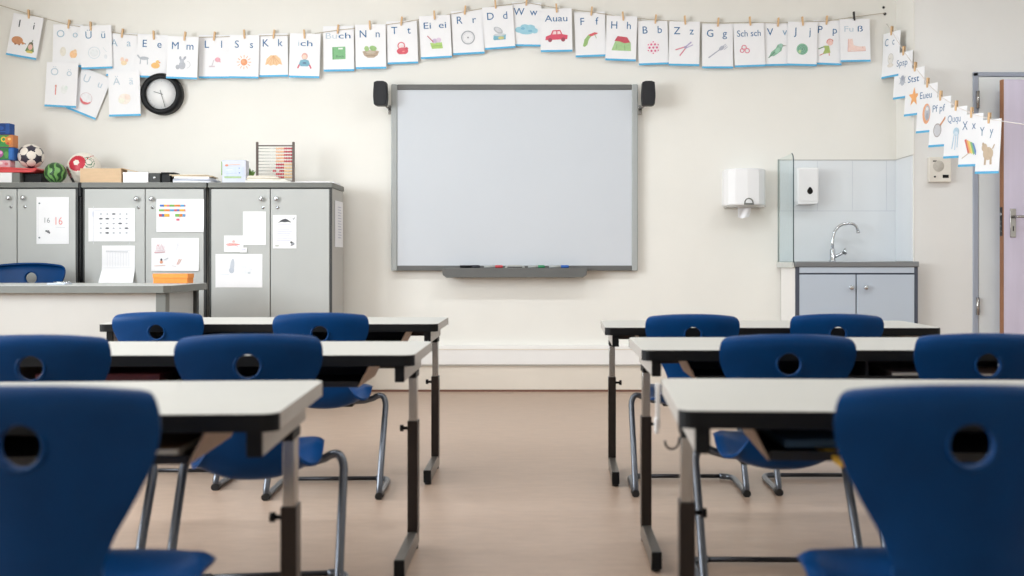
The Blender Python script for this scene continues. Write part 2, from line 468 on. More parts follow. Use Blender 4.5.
def make_chair(label, loc, rz=0.0):
    t = thing('school_chair', label, 'chair', loc, (0, 0, rz), 'blue school chairs')
    o = bpy.data.objects.new('shell', SHELL); C.objects.link(o); o.parent = t
    for s in (-1, 1):
        x = s * .205
        b = MB()
        path = [(s * .06, .27, .338), (s * .12, .27, .342)]
        path += arc((s * .155, .272, .352), (s * .20, .275, .384), (s * .205, .252, .325), 8)
        path += [(x, .155, .19)]
        path += arc((x, .062, .045), (x, .042, .013), (x, .082, .013), 6)
        path += [(x, .27, .013)] + arc((x, .31, .013), (x, .365, .013), (s * .155, .365, .014), 6)
        b.tube(path, .0115, M_tube, 12)
        b.build('leg', t)
        b = MB(); b.tube([(x, .040, .013), (x, .080, .013)], [.0145, .0155], M_glide, 12); b.box(x - .010, x + .010, .046, .078, -.0005, .014, M_glide, .002)
        b.build('glide', t)
    b = MB(); b.tube([(-.16, .365, .014), (.16, .365, .014)], .0085, M_bar, 10); b.build('crossbar', t)
    b = MB(); b.box(-.09, .09, .18, .32, .330, .346, M_glide, .004); b.build('seat_bracket', t)
    return t

def chx(px, Y): return (px - CX) * Y / F
ch0 = make_chair('blue plastic school chair closest to the camera on the left, cut by the frame edge', (chx(23, 1.32), 1.315, 0), math.radians(0))
G = 'blue school chairs'
for px, Y, rz, sc_, lab in [
    (971, 1.325, 0, 1, 'blue plastic school chair closest to the camera on the right, cut by the frame edge'),
    (31, 2.36, 6, .988, 'blue school chair at the far left of the middle desk row, at the picture edge'),
    (248, 2.43, 7, .984, 'blue chair before the middle left desk, nearer the aisle'),
    (789, 2.58, -1, .968, 'blue school chair before the middle right desk, nearer the aisle'),
    (988, 2.47, 0, .982, 'blue school chair before the middle right desk, at the right picture edge'),
    (156.5, 3.84, 0, .960, 'blue school chair at the back left desk, in front of the teacher desk'),
    (320, 3.68, 2, .968, 'blue school chair at the back left desk, in front of the right-hand cupboard'),
    (693, 3.73, 0, .957, 'blue school chair at the back right desk, nearer the aisle'),
    (838, 3.75, 0, .957, 'blue school chair at the back right desk, in front of the sink cabinet')]:
    q_ = dup(ch0, (chx(px, Y), Y, 0), math.radians(rz), lab, G); q_.scale = (1, sc_, sc_)
tc_ = dup(ch0, (chx(30, 6.25), 6.27, 0), math.radians(180), 'larger blue chair behind the teacher desk in front of the cabinets')
tc_.scale = (1.25, 1.2, 1.22); pass; tc_.name = 'teacher_chair'

# ================================================================ PUPIL DESKS
DW, DD = 1.285, 0.48
def make_desk(label, loc, rz, h, side, DW=DW):
    """side = +1: the aisle end is at +x (desks on the left)"""
    t = thing('pupil_desk', label, 'desk', loc, (0, 0, rz), 'white two-seat pupil desks')
    b = MB()
    fs = b.prism(rrect(DW, DD, .028), h - .030, h, M_lamside, 'z', .0015)
    top = b.mi(M_lam)
    for f in b.bm.faces:
        if f.normal.z > .9 or f.normal.z < -.9: f.material_index = top
        f.smooth = False
    b.build('tabletop', t)
    pts = rrect(DW, DD, .028)
    for front in (True, False):
        pp = [p for p in pts if (p[1] < -DD / 2 + .027 if front else p[1] > DD / 2 - .027)]
        pp = [(p[0] * 1.0, p[1]) for p in pp]
        pp.sort(key=lambda p: (p[0], 0))
        # order along the edge: side points first (outer), then the straight run
        left = sorted([p for p in pp if p[0] < 0], key=lambda p: abs(p[1])); right = sorted([p for p in pp if p[0] > 0], key=lambda p: -abs(p[1]))
        line = left + right
        outer = []
        for p in line:
            cx_ = max(-DW / 2 + .028, min(DW / 2 - .028, p[0])); cy_ = (-DD / 2 + .028) if front else (DD / 2 - .028)
            d = Vector((p[0] - cx_, p[1] - cy_)).normalized(); outer.append((p[0] + d.x * .0018, p[1] + d.y * .0018))
        b = MB(); b.prism(outer + line[::-1], h - .0305, h - .0015, M_black, 'z'); b.build('edge_trim', t)
    for s in (-1, 1):
        x = s * (DW / 2 - .041)
        b = MB(); b.box(x - .0125, x + .0125, -DD / 2 + .022, DD / 2 - .06, h - .075, h - .0305, M_lamside, .002); r = b.build('rail', t)
        b = MB(); b.box(x - .013, x + .013, -DD / 2 + .012, -DD / 2 + .022, h - .0755, h - .0305, M_black, .002); b.build('end_cap', r)
        yl = .085
        b = MB(); b.box(x - .012, x + .012, yl - .02, yl + .02, .37, h - .075, M_silver, .002)
        b.box(x - .014, x + .014, yl - .05, yl + .03, h - .094, h - .075, M_black, .002)
        up = b.build('leg', t)
        b = MB(); b.box(x - .0155, x + .0155, yl - .025, yl + .025, .05, .39, M_brown, .002)
        b.build('sleeve', up)
        b = MB(); b.tube([(x - s * .015, yl, .365), (x - s * .032, yl, .365)], .005, M_black, 8); b.tube([(x - s * .030, yl, .365), (x - s * .040, yl, .365)], .010, M_black, 12); b.build('clamp_knob', up)
        b = MB(); b.box(x - .014, x + .014, -DD / 2 + .012, yl + .03, .012, .058, M_foot, .002); ft = b.build('foot', t)
        b = MB(); b.box(x - .0145, x + .0145, -DD / 2 + .004, -DD / 2 + .013, .0115, .0585, M_black, .002); b.build('end_cap', ft)
        for yy in (-DD / 2 + .035, yl + .01):
            b = MB(); b.tube([(x, yy, 0), (x, yy, .013)], .013, M_glide, 12); b.build('glide', ft)
    b = MB(); b.box(-DW / 2 + .07, DW / 2 - .07, .085, .11, h - .07, h - .035, M_brown, .002); b.build('cross_rail', t)
    # book tray
    x0 = DW / 2 - .16
    b = MB()
    b.box(-x0, x0, -DD / 2 + .06, .08, h - .092, h - .087, M_tray)
    b.box(-x0, x0, .075, .08, h - .087, h - .033, M_tray)
    b.box(-.004, .004, -DD / 2 + .06, .08, h - .087, h - .033, M_tray)
    b.box(-x0, x0, -DD / 2 + .056, -DD / 2 + .062, h - .094, h - .078, M_tray, .001)
    tr = b.build('book_tray', t)
    for s in (-1, 1):
        b = MB(); b.prism([(s * x0, h - .092), (s * (x0 + .004), h - .092), (s * (x0 + .034), h - .033), (s * (x0 + .030), h - .033)], -DD / 2 + .05, .082, M_cheek, 'y'); b.build('tray_side', tr)
    return t
# (aisle-end x of the near edge, near-edge Y, height, yaw, side)
desks = {}
for key, xe, yn, h, rz, s, lab in [
    ('L1', -.4466, 1.69, .616, 3.2, 1, 'white two-seat pupil desk closest to the camera on the left'),
    ('R1', .221, 1.725, .616, -2.6, -1, 'white two-seat pupil desk closest to the camera on the right'),
    ('L2', -.362, 2.765, .615, .5, 1, 'white two-seat pupil desk in the middle row on the left of the aisle'),
    ('R2', .2615, 2.842, .622, 0, -1, 'white two-seat pupil desk in the middle row on the right of the aisle'),
    ('L3', -.427, 3.96, .627, .5, 1, 'white two-seat pupil desk farthest back on the left, before the teacher desk'),
    ('R3', .219, 3.93, .615, -1.0, -1, 'white two-seat pupil desk farthest back on the right, before the sink')]:
    a = math.radians(rz)
    # centre from the near aisle corner
    wd = 1.31 if key == 'L3' else DW
    cxl, cyl = -s * wd / 2, DD / 2
    cx_, cy_ = xe + cxl * math.cos(a) - cyl * math.sin(a), yn + cxl * math.sin(a) + cyl * math.cos(a)
    desks[key] = (make_desk(lab, (cx_, cy_, 0), a, h, s, wd), cx_, cy_, h, a)

def book(name, label, cat, x, y, z, w, d, t_, rz, col, page=(235, 230, 220), group=None):
    t = thing(name, label, cat, (x, y, z), (0, 0, math.radians(rz)), group or 'books and folders in the desk trays')
    b = MB(); b.box(-w / 2, w / 2, -d / 2, d / 2, 0, t_, ink(col), min(.0015, t_ / 4)); b.build('cover', t)
    b = MB(); b.box(-w / 2 + .003, w / 2 + .0008, -d / 2 - .0008, d / 2 + .0008, t_ * .18, t_ * .82, ink(page)); b.build('pages', t)
    return t
def in_tray(key, lx_, ly_, up=0.0):
    _, cx_, cy_, h, a = desks[key]
    return (cx_ + lx_ * math.cos(a) - ly_ * math.sin(a), cy_ + lx_ * math.sin(a) + ly_ * math.cos(a), h - .0865 + up)
x, y, z = in_tray('R1', -.375, -.05, .0125); book('exercise_book', 'blue folder in the tray of the closest right desk', 'book', x, y, z, .18, .23, .014, 3, (36, 66, 92), (44, 70, 92))
x, y, z = in_tray('R1', -.345, -.115); book('exercise_book', 'yellow exercise book poking from the tray of the closest right desk', 'book', x, y, z + .0, .085, .20, .011, 8, (222, 176, 60), (214, 150, 60))
bpy.data.objects['exercise_book.001'].rotation_euler.x = math.radians(7)
x, y, z = in_tray('L2', .02 - .25, -.07); book('exercise_book', 'dark red folder in the tray of the middle left desk', 'book', x, y, z, .34, .24, .030, 0, (92, 28, 34), (80, 24, 30))
x, y, z = in_tray('L1', .36, -.06); book('exercise_book', 'brown exercise book in the tray of the closest left desk', 'book', x, y, z, .2, .22, .02, 3, (88, 62, 40))
x, y, z = in_tray('R2', .17, -.06); book('exercise_book', 'grey folder in the tray of the middle right desk', 'book', x, y, z, .21, .23, .02, 2, (96, 84, 80))
x, y, z = in_tray('R2', .38, -.07); book('exercise_book', 'pale beige exercise book in the tray of the middle right desk', 'book', x, y, z, .2, .22, .014, -8, (170, 150, 140))
x, y, z = in_tray('L1', -.05, -.06); book('exercise_book', 'yellow exercise book in the tray of the closest left desk', 'book', x, y, z, .22, .22, .012, 3, (196, 150, 50))
x, y, z = in_tray('L1', -.05, -.06, .0125); book('exercise_book', 'dark red exercise book on a yellow one in the closest left tray', 'book', x, y, z, .20, .21, .012, -3, (110, 36, 36))

# small hook and white tag on the aisle end of the closest right desk
_, cx_, cy_, h, a = desks['R1']
t = hk = thing('bag_hook', 'curved metal bag hook on the leg of the closest right desk', 'hook', (cx_ - (DW / 2 - .030) * math.cos(a) - .085 * math.sin(a), cy_ - (DW / 2 - .030) * math.sin(a) + .085 * math.cos(a), .492), (0, 0, a))
b = MB(); b.tube([(0.006, 0, .03), (-.004, 0, .03)] + arc((-.004, 0, .03), (-.006, 0, 0), (-.022, 0, 0), 5) + arc((-.022, 0, 0), (-.042, 0, 0), (-.042, 0, .022), 5), .003, M_brown, 8); b.build('hook', t); hk.scale = (.75, .75, .75)
b = MB(); b.box(-.001, .0062, -.007, .007, .018, .042, M_silver, .001); b.build('mounting_plate', t)
t = thing('white_tag', 'narrow white plastic tag hanging from the far corner of the closest right desk', 'tag', (cx_ - (DW / 2 + .008) * math.cos(a) - .19 * math.sin(a), cy_ - (DW / 2) * math.sin(a) + .19 * math.cos(a), h - .065))
b = MB(); b.box(-.006, .003, -.004, .004, -.035, .060, M_white, .001); b.build('strap', t)
b = MB(); b.box(-.0085, .0, -.010, .010, -.045, -.012, M_white, .002); b.build('label_holder', t)

# ================================================================ TEACHER DESK
TY0, TY1 = 5.28, 6.02; TZ = .742; TX1 = at(169, 290, TY0)[0]
t = thing('teacher_desk', 'large teacher desk with a white front panel and grey top, before the cabinets', 'desk', (-2.9, TY0, 0))
b = MB()
ox = 2.9
xr = TX1 + ox; xrb = at(209, 287, TY1)[0] + ox
b.prism([(-.98, 0), (xr - .03, 0), (xr, .03), (xrb, TY1 - TY0 - .03), (xrb - .03, TY1 - TY0), (-.98, TY1 - TY0)], TZ - .036, TZ, M_cabtop, 'z')
b.prism([(-.975, .003), (xr - .032, .003), (xr - .003, .032), (xrb - .003, TY1 - TY0 - .033), (xrb - .033, TY1 - TY0 - .003), (-.975, TY1 - TY0 - .003)], TZ, TZ + .0015, M_cab, 'z')
b.build('tabletop', t)
b = MB(); b.box(-.93, xr - .085, .05, .07, .12, TZ - .036, mat('desk_panel_white', (190, 188, 184), .55, noise=(5, .02, S1)), .002); b.build('front_panel', t)
for (x, y) in ((xr - .055, .06), (xrb - .05, .66), (-.94, .06), (-.94, .66)):
    b = MB(); b.box(x - .027, x + .027, y - .027, y + .027, 0, TZ - .036, M_cabtop, .004)
    if y > .5: b = MB(); b.box(x - .012, x + .012, y - .02, y + .02, 0, TZ - .036, M_cabdark, .003)
    b.build('leg', t)
b = MB(); b.prism([(xr - .048, .09), (xr - .036, .09), (xrb - .055, .63), (xrb - .067, .63)], .3, TZ - .036, M_cab, 'z'); b.build('side_panel', t)
zt = TZ + .0018

t = thing('paper_pad', 'small light note pad with keys on the teacher desk', 'notepad', (at(57, 284, 5.55)[0], 5.58, zt))
b = MB(); b.box(-.05, .05, -.04, .04, 0, .008, ink((200, 208, 222)), .002); b.build('sheets', t)
b = MB(); b.tube([(-.03, -.01, .011), (.055, .01, .011)], .004, M_chrome, 8); b.build('pen', t)
ox_, oz_ = at(173.5, 279, 5.93)
t = thing('orange_box', 'bright orange card box standing on the teacher desk', 'box', (ox_, 5.93, zt))
b = MB(); b.box(-.098, .098, -.05, .05, 0, .052, ink((240, 146, 66)), .002); b.build('box_base', t)
b = MB(); b.box(-.101, .101, -.053, .053, .030, .055, ink((244, 152, 72)), .002); b.build('lid', t)

# ================================================================ CABINETS
CYF = 6.45; CT = at(0, 182.6, CYF)[1]; CTB = at(0, 187.8, CYF)[1]
def cabinet(label, px0, px1, pxm, knobs):
    x0 = (px0 - CX) * CYF / F; x1 = (px1 - CX) * CYF / F; xm = (pxm - CX) * CYF / F
    t = thing('cupboard', label, 'cupboard', ((x0 + x1) / 2, CYF, 0), group='light grey cupboards along the back wall')
    c = (x0 + x1) / 2; hw = (x1 - x0) / 2
    b = MB(); b.box(-hw, hw, .02, WALL - CYF - .055, .08, CTB, M_cabbody, .002)
    b.box(-hw, -hw + .012, -.002, .02, .08, CTB, M_cabdark); b.box(hw - .012, hw, -.002, .02, .08, CTB, M_cabdark)
    b.box(-hw + .01, hw - .01, .012, .021, .08, CTB, M_cabdark)
    b.build('body', t)
    b = MB(); b.box(-hw + .01, hw - .01, .03, WALL - CYF - .06, 0, .08, M_cabdark); b.build('plinth', t)
    b = MB(); b.box(-hw - .006, hw + .006, -.012, WALL - CYF - .055, CTB, CT, M_cabtop, .002)
    b.box(-hw, hw, -.008, WALL - CYF - .06, CT, CT + .001, M_cabbody)
    b.build('top_board', t)
    for (a0, a1, kx, ky, lx2, ly2) in ((-hw + .013, xm - c - .003, knobs[0][0], knobs[0][1], knobs[0][2], knobs[0][3]), (xm - c + .003, hw - .013, knobs[1][0], knobs[1][1], knobs[1][2], knobs[1][3])):
        b = MB(); b.box(a0, a1, -.006, .012, .085, CTB - .008, M_cab, .0015); d = b.build('door', t)
        kx_, kz_ = at(kx, ky, CYF); lx_, lz_ = at(lx2, ly2, CYF)
        b = MB(); b.lathe([(0, -.032), (.010, -.032), (.015, -.027), (.015, -.021), (.006, -.015), (.006, -.006)], M_chrome, 16, 'y', (kx_ - c, 0, kz_)); b.build('knob', d)
        b = MB(); b.lathe([(0, -.011), (.009, -.011), (.010, -.008), (.010, -.006)], M_chrome, 16, 'y', (lx_ - c, 0, lz_)); b.box(lx_ - c - .0015, lx_ - c + .0015, -.0118, -.010, lz_ - .005, lz_ + .005, M_black); b.build('lock', d)
    return t
cabinet('light grey two-door cupboard at the left picture edge, holding balls and boxes on top', -46, 78, 17.5, ((10, 198, 11.5, 207), (24.5, 198, 25.5, 207)))
cabinet('light grey cupboard in the middle of the three, with a calendar sheet on its door', 83, 206, 145.5, ((137.5, 199, 139, 207.5), (152.5, 199, 153, 207.5)))
cabinet('light grey two-door cupboard at the right end of the row, with the abacus on top', 209.5, 331.5, 270.5, ((262, 199, 263.5, 207.5), (277, 199, 278, 207.5)))
# black cable box in the gap between the two left cabinets
x_, z_ = at(80.5, 184, CYF)
t = thing('cable_clip', 'small black plastic piece wedged in the gap between the two left cupboards', 'clip', (x_, CYF - .01, z_ - .05))
b = MB(); b.box(-.010, .010, 0, .05, -.03, .06, M_black, .004); b.build('clip_body', t)
b = MB(); b.box(-.006, .006, .01, .04, -.75, -.03, M_black, .002); b.build('cable', t)

def sheet(name, label, cat, px0, py0, px1, py1, Y, roll=0, shapes=(), m=None, curl=0.0, rz=0.0, group=None, part='drawing', foldz=None, psc=1.0, pox=0.0):
    """paper fixed on a vertical surface, given by its extent in the room at depth Y"""
    x0, z1 = at(px0, py0, Y); x1, z0 = at(px1, py1, Y)
    w_, h_ = x1 - x0, z1 - z0
    t = thing(name, label, cat, ((x0 + x1) / 2, Y, (z0 + z1) / 2), (0, math.radians(roll), math.radians(rz)), group)
    b = MB(); m = m or M_paper
    n = 8; fr = []; bk = []
    for j in range(n + 1):
        v = j / n; zz = h_ / 2 - v * h_
        for i in range(2):
            xx = (-w_ / 2, w_ / 2)[i]
            yy = -curl * max(0, v - .5) ** 2 * 4 * (1 if i else .35)
            if foldz and v > foldz: yy -= (v - foldz) * .10; xx *= 1 + (v - foldz) * (.25 if i == 0 else .0)
            fr.append(b.bm.verts.new((xx, yy - .0012, zz))); bk.append(b.bm.verts.new((xx, yy, zz)))
    fs = []
    for j in range(n):
        a_, c_ = 2 * j, 2 * j + 2
        fs.append(b.bm.faces.new((fr[a_], fr[a_ + 1], fr[c_ + 1], fr[c_]))); fs.append(b.bm.faces.new((bk[a_], bk[c_], bk[c_ + 1], bk[a_ + 1])))
        fs.append(b.bm.faces.new((fr[a_], fr[c_], bk[c_], bk[a_]))); fs.append(b.bm.faces.new((fr[a_ + 1], bk[a_ + 1], bk[c_ + 1], fr[c_ + 1])))
    fs.append(b.bm.faces.new((fr[0], bk[0], bk[1], fr[1]))); fs.append(b.bm.faces.new((fr[2 * n], fr[2 * n + 1], bk[2 * n + 1], bk[2 * n])))
    bmesh.ops.recalc_face_normals(b.bm, faces=fs); b._set(fs, m)
    b.build('paper', t)
    if shapes:
        b = MB(); shapes_into(b, shapes, pox, 0, -.0016 - (0.002 if curl else 0), psc); b.build(part, t)
    return t
DY = CYF - .0075
GR, RD, BK = (150, 152, 158), (222, 110, 104), (70, 72, 78)
sheet('pinned_sheet', 'white sheet with grey and red handwritten 16, on the leftmost cupboard', 'paper', 36.5, 197, 69, 244, DY, 0,
      [('t', '16', -34, -14, 34, 34, GR), ('t', '16', 40, -26, 50, 44, (232, 150, 148)), ('l', 20, -42, 78, -44, 2, (200, 200, 206)), ('e', -28, -70, 9, 9, (120, 122, 128)), ('e', -40, -66, 6, 5, BK), ('e', -20, -78, 5, 5, BK),
       ('e', -83, 108, 6, 5, (120, 130, 140)), ('e', -83, -108, 6, 5, (110, 120, 130)), ('l', -90, 100, -90, -130, 1.5, (215, 215, 220))])
cal = [('l', -80, 66 - 0, 84, 66, 1.5, (205, 207, 214))]
for r_ in range(5):
    for c_ in range(5):
        big = (r_, c_) in ((0, 2), (1, 0), (1, 1), (2, 3), (3, 4), (4, 1), (3, 1))
        cal.append(('e', -50 + c_ * 30, 50 - r_ * 22, 9 if big else 5, 3.6 if big else 3, (90, 94, 102) if big else (166, 170, 180)))
cal += [('l', -84, -90, -84, 86, 1.5, (220, 222, 228)), ('l', 86, -90, 86, 50, 1.5, (220, 222, 228)), ('e', -86, 50, 2, 14, (200, 206, 226))]
sheet('calendar_sheet', 'white calendar sheet with small grey entries on the middle cupboard', 'paper', 88.5, 208, 135, 241.5, DY, 0, cal, curl=0, psc=1.35)
sheet('pinned_sheet', 'white two-fold paper bent outwards at the bottom, below the calendar sheet', 'paper', 102, 245.5, 135, 285, DY, 0,
      [('l', -78, 92, 78, 92, 2, (205, 206, 212))] + [('l', -70 + k * 17, 80, -70 + k * 17, -8, 2.2, (222, 224, 230)) for k in range(9)] + [('l', -78, 86, 60, 84, 5, (200, 202, 208)), ('l', -90, -16, 90, -16, 1.2, (205, 205, 208))], foldz=.6)
bars = []
cols = [(72, 112, 190), (232, 176, 60), (226, 110, 140), (120, 180, 90), (222, 132, 60), (90, 160, 210), (200, 84, 84)]
for r_, (xa, xb) in enumerate(((-76, 56), (-80, 56), (-80, 56), (10, 26))):
    xx = xa; q = r_
    while xx < xb:
        wd = [22, 12, 30, 16, 26][(q * 3 + r_) % 5]
        if not (r_ == 2 and -50 < xx < -25): bars.append(('p', [(xx, 56 - r_ * 24), (min(xx + wd, xb), 56 - r_ * 24), (min(xx + wd, xb), 56 - r_ * 24 - (14 if r_ == 2 else 10)), (xx, 56 - r_ * 24 - (14 if r_ == 2 else 10))], cols[(q + r_ * 2) % 7]))
        xx += wd; q += 1
sheet('timetable_sheet', 'white sheet with rows of coloured bars on the middle cupboard, upper right door', 'paper', 156.5, 199, 204, 232, DY, 0, bars, curl=.004, psc=1.22, pox=-.035)
sheet('childrens_drawing', 'faint child drawing on white paper below the coloured bars sheet', 'drawing', 151.5, 238, 199, 271, DY, 0,
      [('l', -112, 56, -98, 62, 2, RD)] + [('l', -118 + 9 * k, 30, -112 + 9 * k, 64 - 6 * (k % 3), 2, (208, 150, 160)) for k in range(6)] + [('l', -130, 12, -62, 16, 6, (206, 160, 168)), ('l', -128, 22, -60, 28, 3, (206, 180, 190)),
       ('e', -86, -34, 6, 9, BK), ('e', -86, -48, 10, 9, (224, 160, 130)), ('l', -66, -34, -42, -20, 5, (200, 204, 212)), ('l', -130, -72, -60, -68, 3, (216, 172, 160)), ('l', 12, -64, 28, -28, 4, (226, 166, 150)), ('l', 22, -62, 40, -30, 3, (220, 150, 130)), ('l', 10, 30, 18, 72, 3, (212, 214, 222)), ('l', 28, 30, 22, 76, 2, (216, 218, 226)), ('l', 62, 10, 80, 66, 2, (226, 228, 234)), ('l', -20, -70, 8, -76, 3, (216, 206, 206))], curl=.006)
sheet('childrens_drawing', 'blank looking white drawing at the upper middle of the right-hand cupboard', 'drawing', 243, 211.5, 266, 245, DY, 0, [('e', 6, 20, 30, 40, (236, 237, 242)), ('l', -40, -50, 40, -44, 2, (226, 228, 234))], curl=0)
sheet('childrens_drawing', 'small paper with a red scribble on the right-hand cupboard', 'drawing', 224, 235.5, 243.5, 252, DY - .002, 0,
      [('e', -6, -4, 44, 7, (238, 176, 172)), ('e', 0, 14, 10, 8, (238, 190, 188)), ('l', -44, -14, 40, -4, 3, (228, 132, 130)), ('l', -30, 4, 30, -18, 2, (228, 132, 130))])
sheet('name_label', 'tiny white name slip beside the red scribble on the right-hand cupboard', 'paper', 240, 247.5, 247, 252.5, DY - .004, 0, [('l', -14, 0, 14, 2, 4, (190, 188, 214))])
sheet('childrens_drawing', 'wide pale grey crayon drawing lowest on the right-hand cupboard', 'drawing', 215.5, 254, 262.5, 287.5, DY, 0,
      [('e', -42, 30, 13, 46, (200, 206, 216), -6), ('e', -46, 2, 16, 18, (192, 199, 211)), ('e', 40, 20, 46, 40, (238, 240, 244)), ('l', -120, -20, -60, -26, 3, (222, 230, 236)), ('e', 64, -14, 10, 6, (206, 214, 220)), ('l', -100, 40, -70, 70, 3, (226, 228, 234))])
sheet('notice_sheet', 'white notice with a dark mountain shape and text lines on the right-hand cupboard', 'paper', 273, 215, 296.5, 248.5, DY, 0,
      [('p', [(-42, 56), (-24, 72), (-8, 80), (8, 82), (26, 72), (44, 58), (20, 62), (0, 60), (-22, 62)], (74, 76, 82))] + [('l', -48, 44 - 14 * k, 46 - 8 * (k % 3), 44 - 14 * k, 5, (216, 216, 232)) for k in range(8)] +
      [('e', 50, -76, 12, 10, (150, 154, 160)), ('e', 42, -66, 8, 5, (60, 62, 66)), ('l', 36, -88, 52, -84, 3, BK), ('l', 50, 72, 66, 92, 3, (130, 134, 140)), ('l', 34, 90, 70, 78, 2, (150, 152, 158)), ('e', -48, -88, 14, 5, (196, 198, 192))])
# paper on the end panel of the right cabinet
xe = (331.5 - CX) * CYF / F
t = thing('notice_sheet', 'white sheet fixed to the grey side of the right-hand cupboard', 'paper', (xe + .003, 6.66, at(0, 224, 6.62)[1]), (0, 0, PI / 2))
b = MB(); b.box(-.125, .125, -.002, .0, -.149, .149, M_paper); b.build('paper', t)
b = MB(); shapes_into(b, [('l', -40, 110 - 18 * k, 70 - 10 * (k % 2), 110 - 18 * k, 5, (196, 196, 214)) for k in range(12)], 0, 0, -.0025); b.build('print', t)

# ---------------------------------------------------------------- things on top of the cabinets
ZT = CT + .0015
def pos(px, Y): return ((px - CX) * Y / F, Y)
def zat(py, Y): return HC - (py - CY) * Y / F
# low white/grey box file lying at the left
x_, y_ = pos(5, 6.56)
t = thing('box_file', 'low white box with a grey end under the red lid, on the left cupboard', 'box', (x_, 6.56, ZT))
hgt = zat(172.5, 6.5) - ZT
b = MB(); b.box(-.18, .075, -.06, .16, 0, hgt, M_white, .002); b.build('white_box', t)
b = MB(); b.box(.076, .125, -.058, .16, 0, hgt, M_cabtop, .002); b.build('grey_end', t)
t = thing('black_box', 'dark open box between the white box and the melon ball', 'box', (pos(36, 6.60)[0], 6.60, ZT))
b = MB(); b.box(-.062, .062, -.05, .13, 0, hgt - .012, M_black, .003); b.build('box_base', t)
b = MB(); b.box(-.064, .064, -.052, .132, hgt - .016, hgt - .002, M_black, .002); b.build('rim', t)
# red tray
t = thing('red_tray', 'flat red plastic tray lying over the white and the black box', 'tray', (pos(10, 6.56)[0], 6.58, ZT + hgt + .0005))
b = MB(); b.prism([(-.22, .012), (-.20, 0), (.16, 0), (.19, .006), (.205, .02), (.19, .030), (.17, .024), (-.2, .035)], -.085, .14, mat('red_plastic', (214, 62, 66), .35, noise=(9, .05, S1)), 'y', .002); b.build('tray_body', t)
b = MB(); b.tube([(-.2, -.088, .03), (.0, -.089, .028), (.17, -.088, .020), (.197, -.088, .018)], .005, mat('red_rim', (226, 84, 84), .35, noise=(9, .05, S1)), 8); b.build('rim', t)
zr = ZT + hgt + .034
# stacked game boxes
def game_box(label, px0, px1, py0, py1, Y, dz, colf, cols_, side):
    x0 = (px0 - CX) * Y / F; x1 = (px1 - CX) * Y / F; z1 = zat(py0, Y); z0 = zat(py1, Y)
    t = thing('game_box', label, 'box', ((x0 + x1) / 2, Y, z0), group='stacked game boxes')
    w_ = (x1 - x0) / 2; h_ = z1 - z0 - .001
    b = MB(); b.box(-w_, w_, 0, .065, 0, h_, ink(side), .002); b.box(-w_ + .002, w_ - .026, -.001, .0, .002, h_ - .002, ink(colf)); b.build('box_base', t)
    b = MB(); shapes_into(b, cols_, 0, h_ / 2, -.0018); b.build('print', t)
game_box('small pink and white box lowest in the stack of game boxes', -16, 10, 160.2, 167, 6.52, .0, (228, 170, 180), [('e', 20, 4, 18, 10, (240, 220, 220)), ('e', 60, -2, 12, 10, (214, 120, 130)), ('e', -20, 0, 16, 10, (240, 228, 224))], (226, 190, 196))
game_box('green and purple printed box second from the bottom of the stack', -16, 13.5, 147.4, 160, 6.525, 0, (62, 128, 74), [('e', 0, 0, 30, 26, (170, 84, 150)), ('e', 12, 8, 12, 10, (214, 160, 200)), ('e', 50, -6, 14, 22, (92, 160, 84)), ('p', [(64, -34), (88, -34), (88, 34), (64, 34)], (60, 116, 190))], (48, 104, 180))
game_box('green game box printed in yellow and orange, third from the bottom of the stack', -16, 13, 134.6, 147.2, 6.53, 0, (70, 150, 84), [('e', -14, -4, 26, 22, (60, 140, 76)), ('o', 34, 10, 14, 8, (236, 196, 74)), ('e', 64, 2, 22, 28, (224, 140, 74)), ('e', 70, 12, 10, 8, (240, 206, 130)), ('e', 60, -16, 10, 8, (200, 90, 70))], (206, 132, 84))
game_box('dark blue box on top of the stack of game boxes', -16, 9.5, 123, 134.4, 6.53, 0, (34, 66, 128), [('e', 20, 4, 26, 14, (44, 84, 160)), ('l', -20, -18, 58, -18, 5, (52, 96, 170))], (40, 80, 150))

def ball(name, label, px, Y, z, r, m_fun, patches=None, cat='ball'):
    x_ = (px - CX) * Y / F
    t = thing(name, label, cat, (x_, Y, z))
    bm = MB()
    rr = bmesh.ops.create_icosphere(bm.bm, subdivisions=5, radius=r, matrix=Matrix.Translation((0, 0, r)))
    for f in bm.bm.faces:
        d = (f.calc_center_median() - Vector((0, 0, r))).normalized()
        f.material_index = bm.mi(m_fun(d)); f.smooth = True
    bm.build('ball_skin', t)
    return t
M_bw = mat('ball_white', (236, 228, 218), .4, noise=(30, .03, S1)); M_bd = mat('ball_navy', (48, 44, 62), .4, noise=(30, .06, S1))
M_br = mat('ball_red', (196, 44, 64), .4, noise=(30, .05, S1)); M_bg = mat('ball_green', (70, 130, 96), .4, noise=(30, .05, S1))
phi = (1 + 5 ** .5) / 2
icov = [Vector(v).normalized() for v in [(0, 1, phi), (0, 1, -phi), (0, -1, phi), (0, -1, -phi), (1, phi, 0), (1, -phi, 0), (-1, phi, 0), (-1, -phi, 0), (phi, 0, 1), (phi, 0, -1), (-phi, 0, 1), (-phi, 0, -1)]]
rotm = Matrix.Rotation(.5, 3, 'Z') @ Matrix.Rotation(.35, 3, 'X')
icoc = [rotm @ v for v in icov]
facec = []
for i in range(12):
    for j in range(i + 1, 12):
        for k in range(j + 1, 12):
            if all((icoc[a_] - icoc[b_]).length < 1.2 for a_, b_ in ((i, j), (j, k), (i, k))): facec.append((icoc[i] + icoc[j] + icoc[k]).normalized())
def soccer(d):
    mx = max(d.dot(v) for v in facec)
    return M_bw if mx > .937 else M_bd
rs = .078
ball('football', 'white and navy patterned football lying on the red tray', 31, 6.60, zr + .001, rs, soccer)
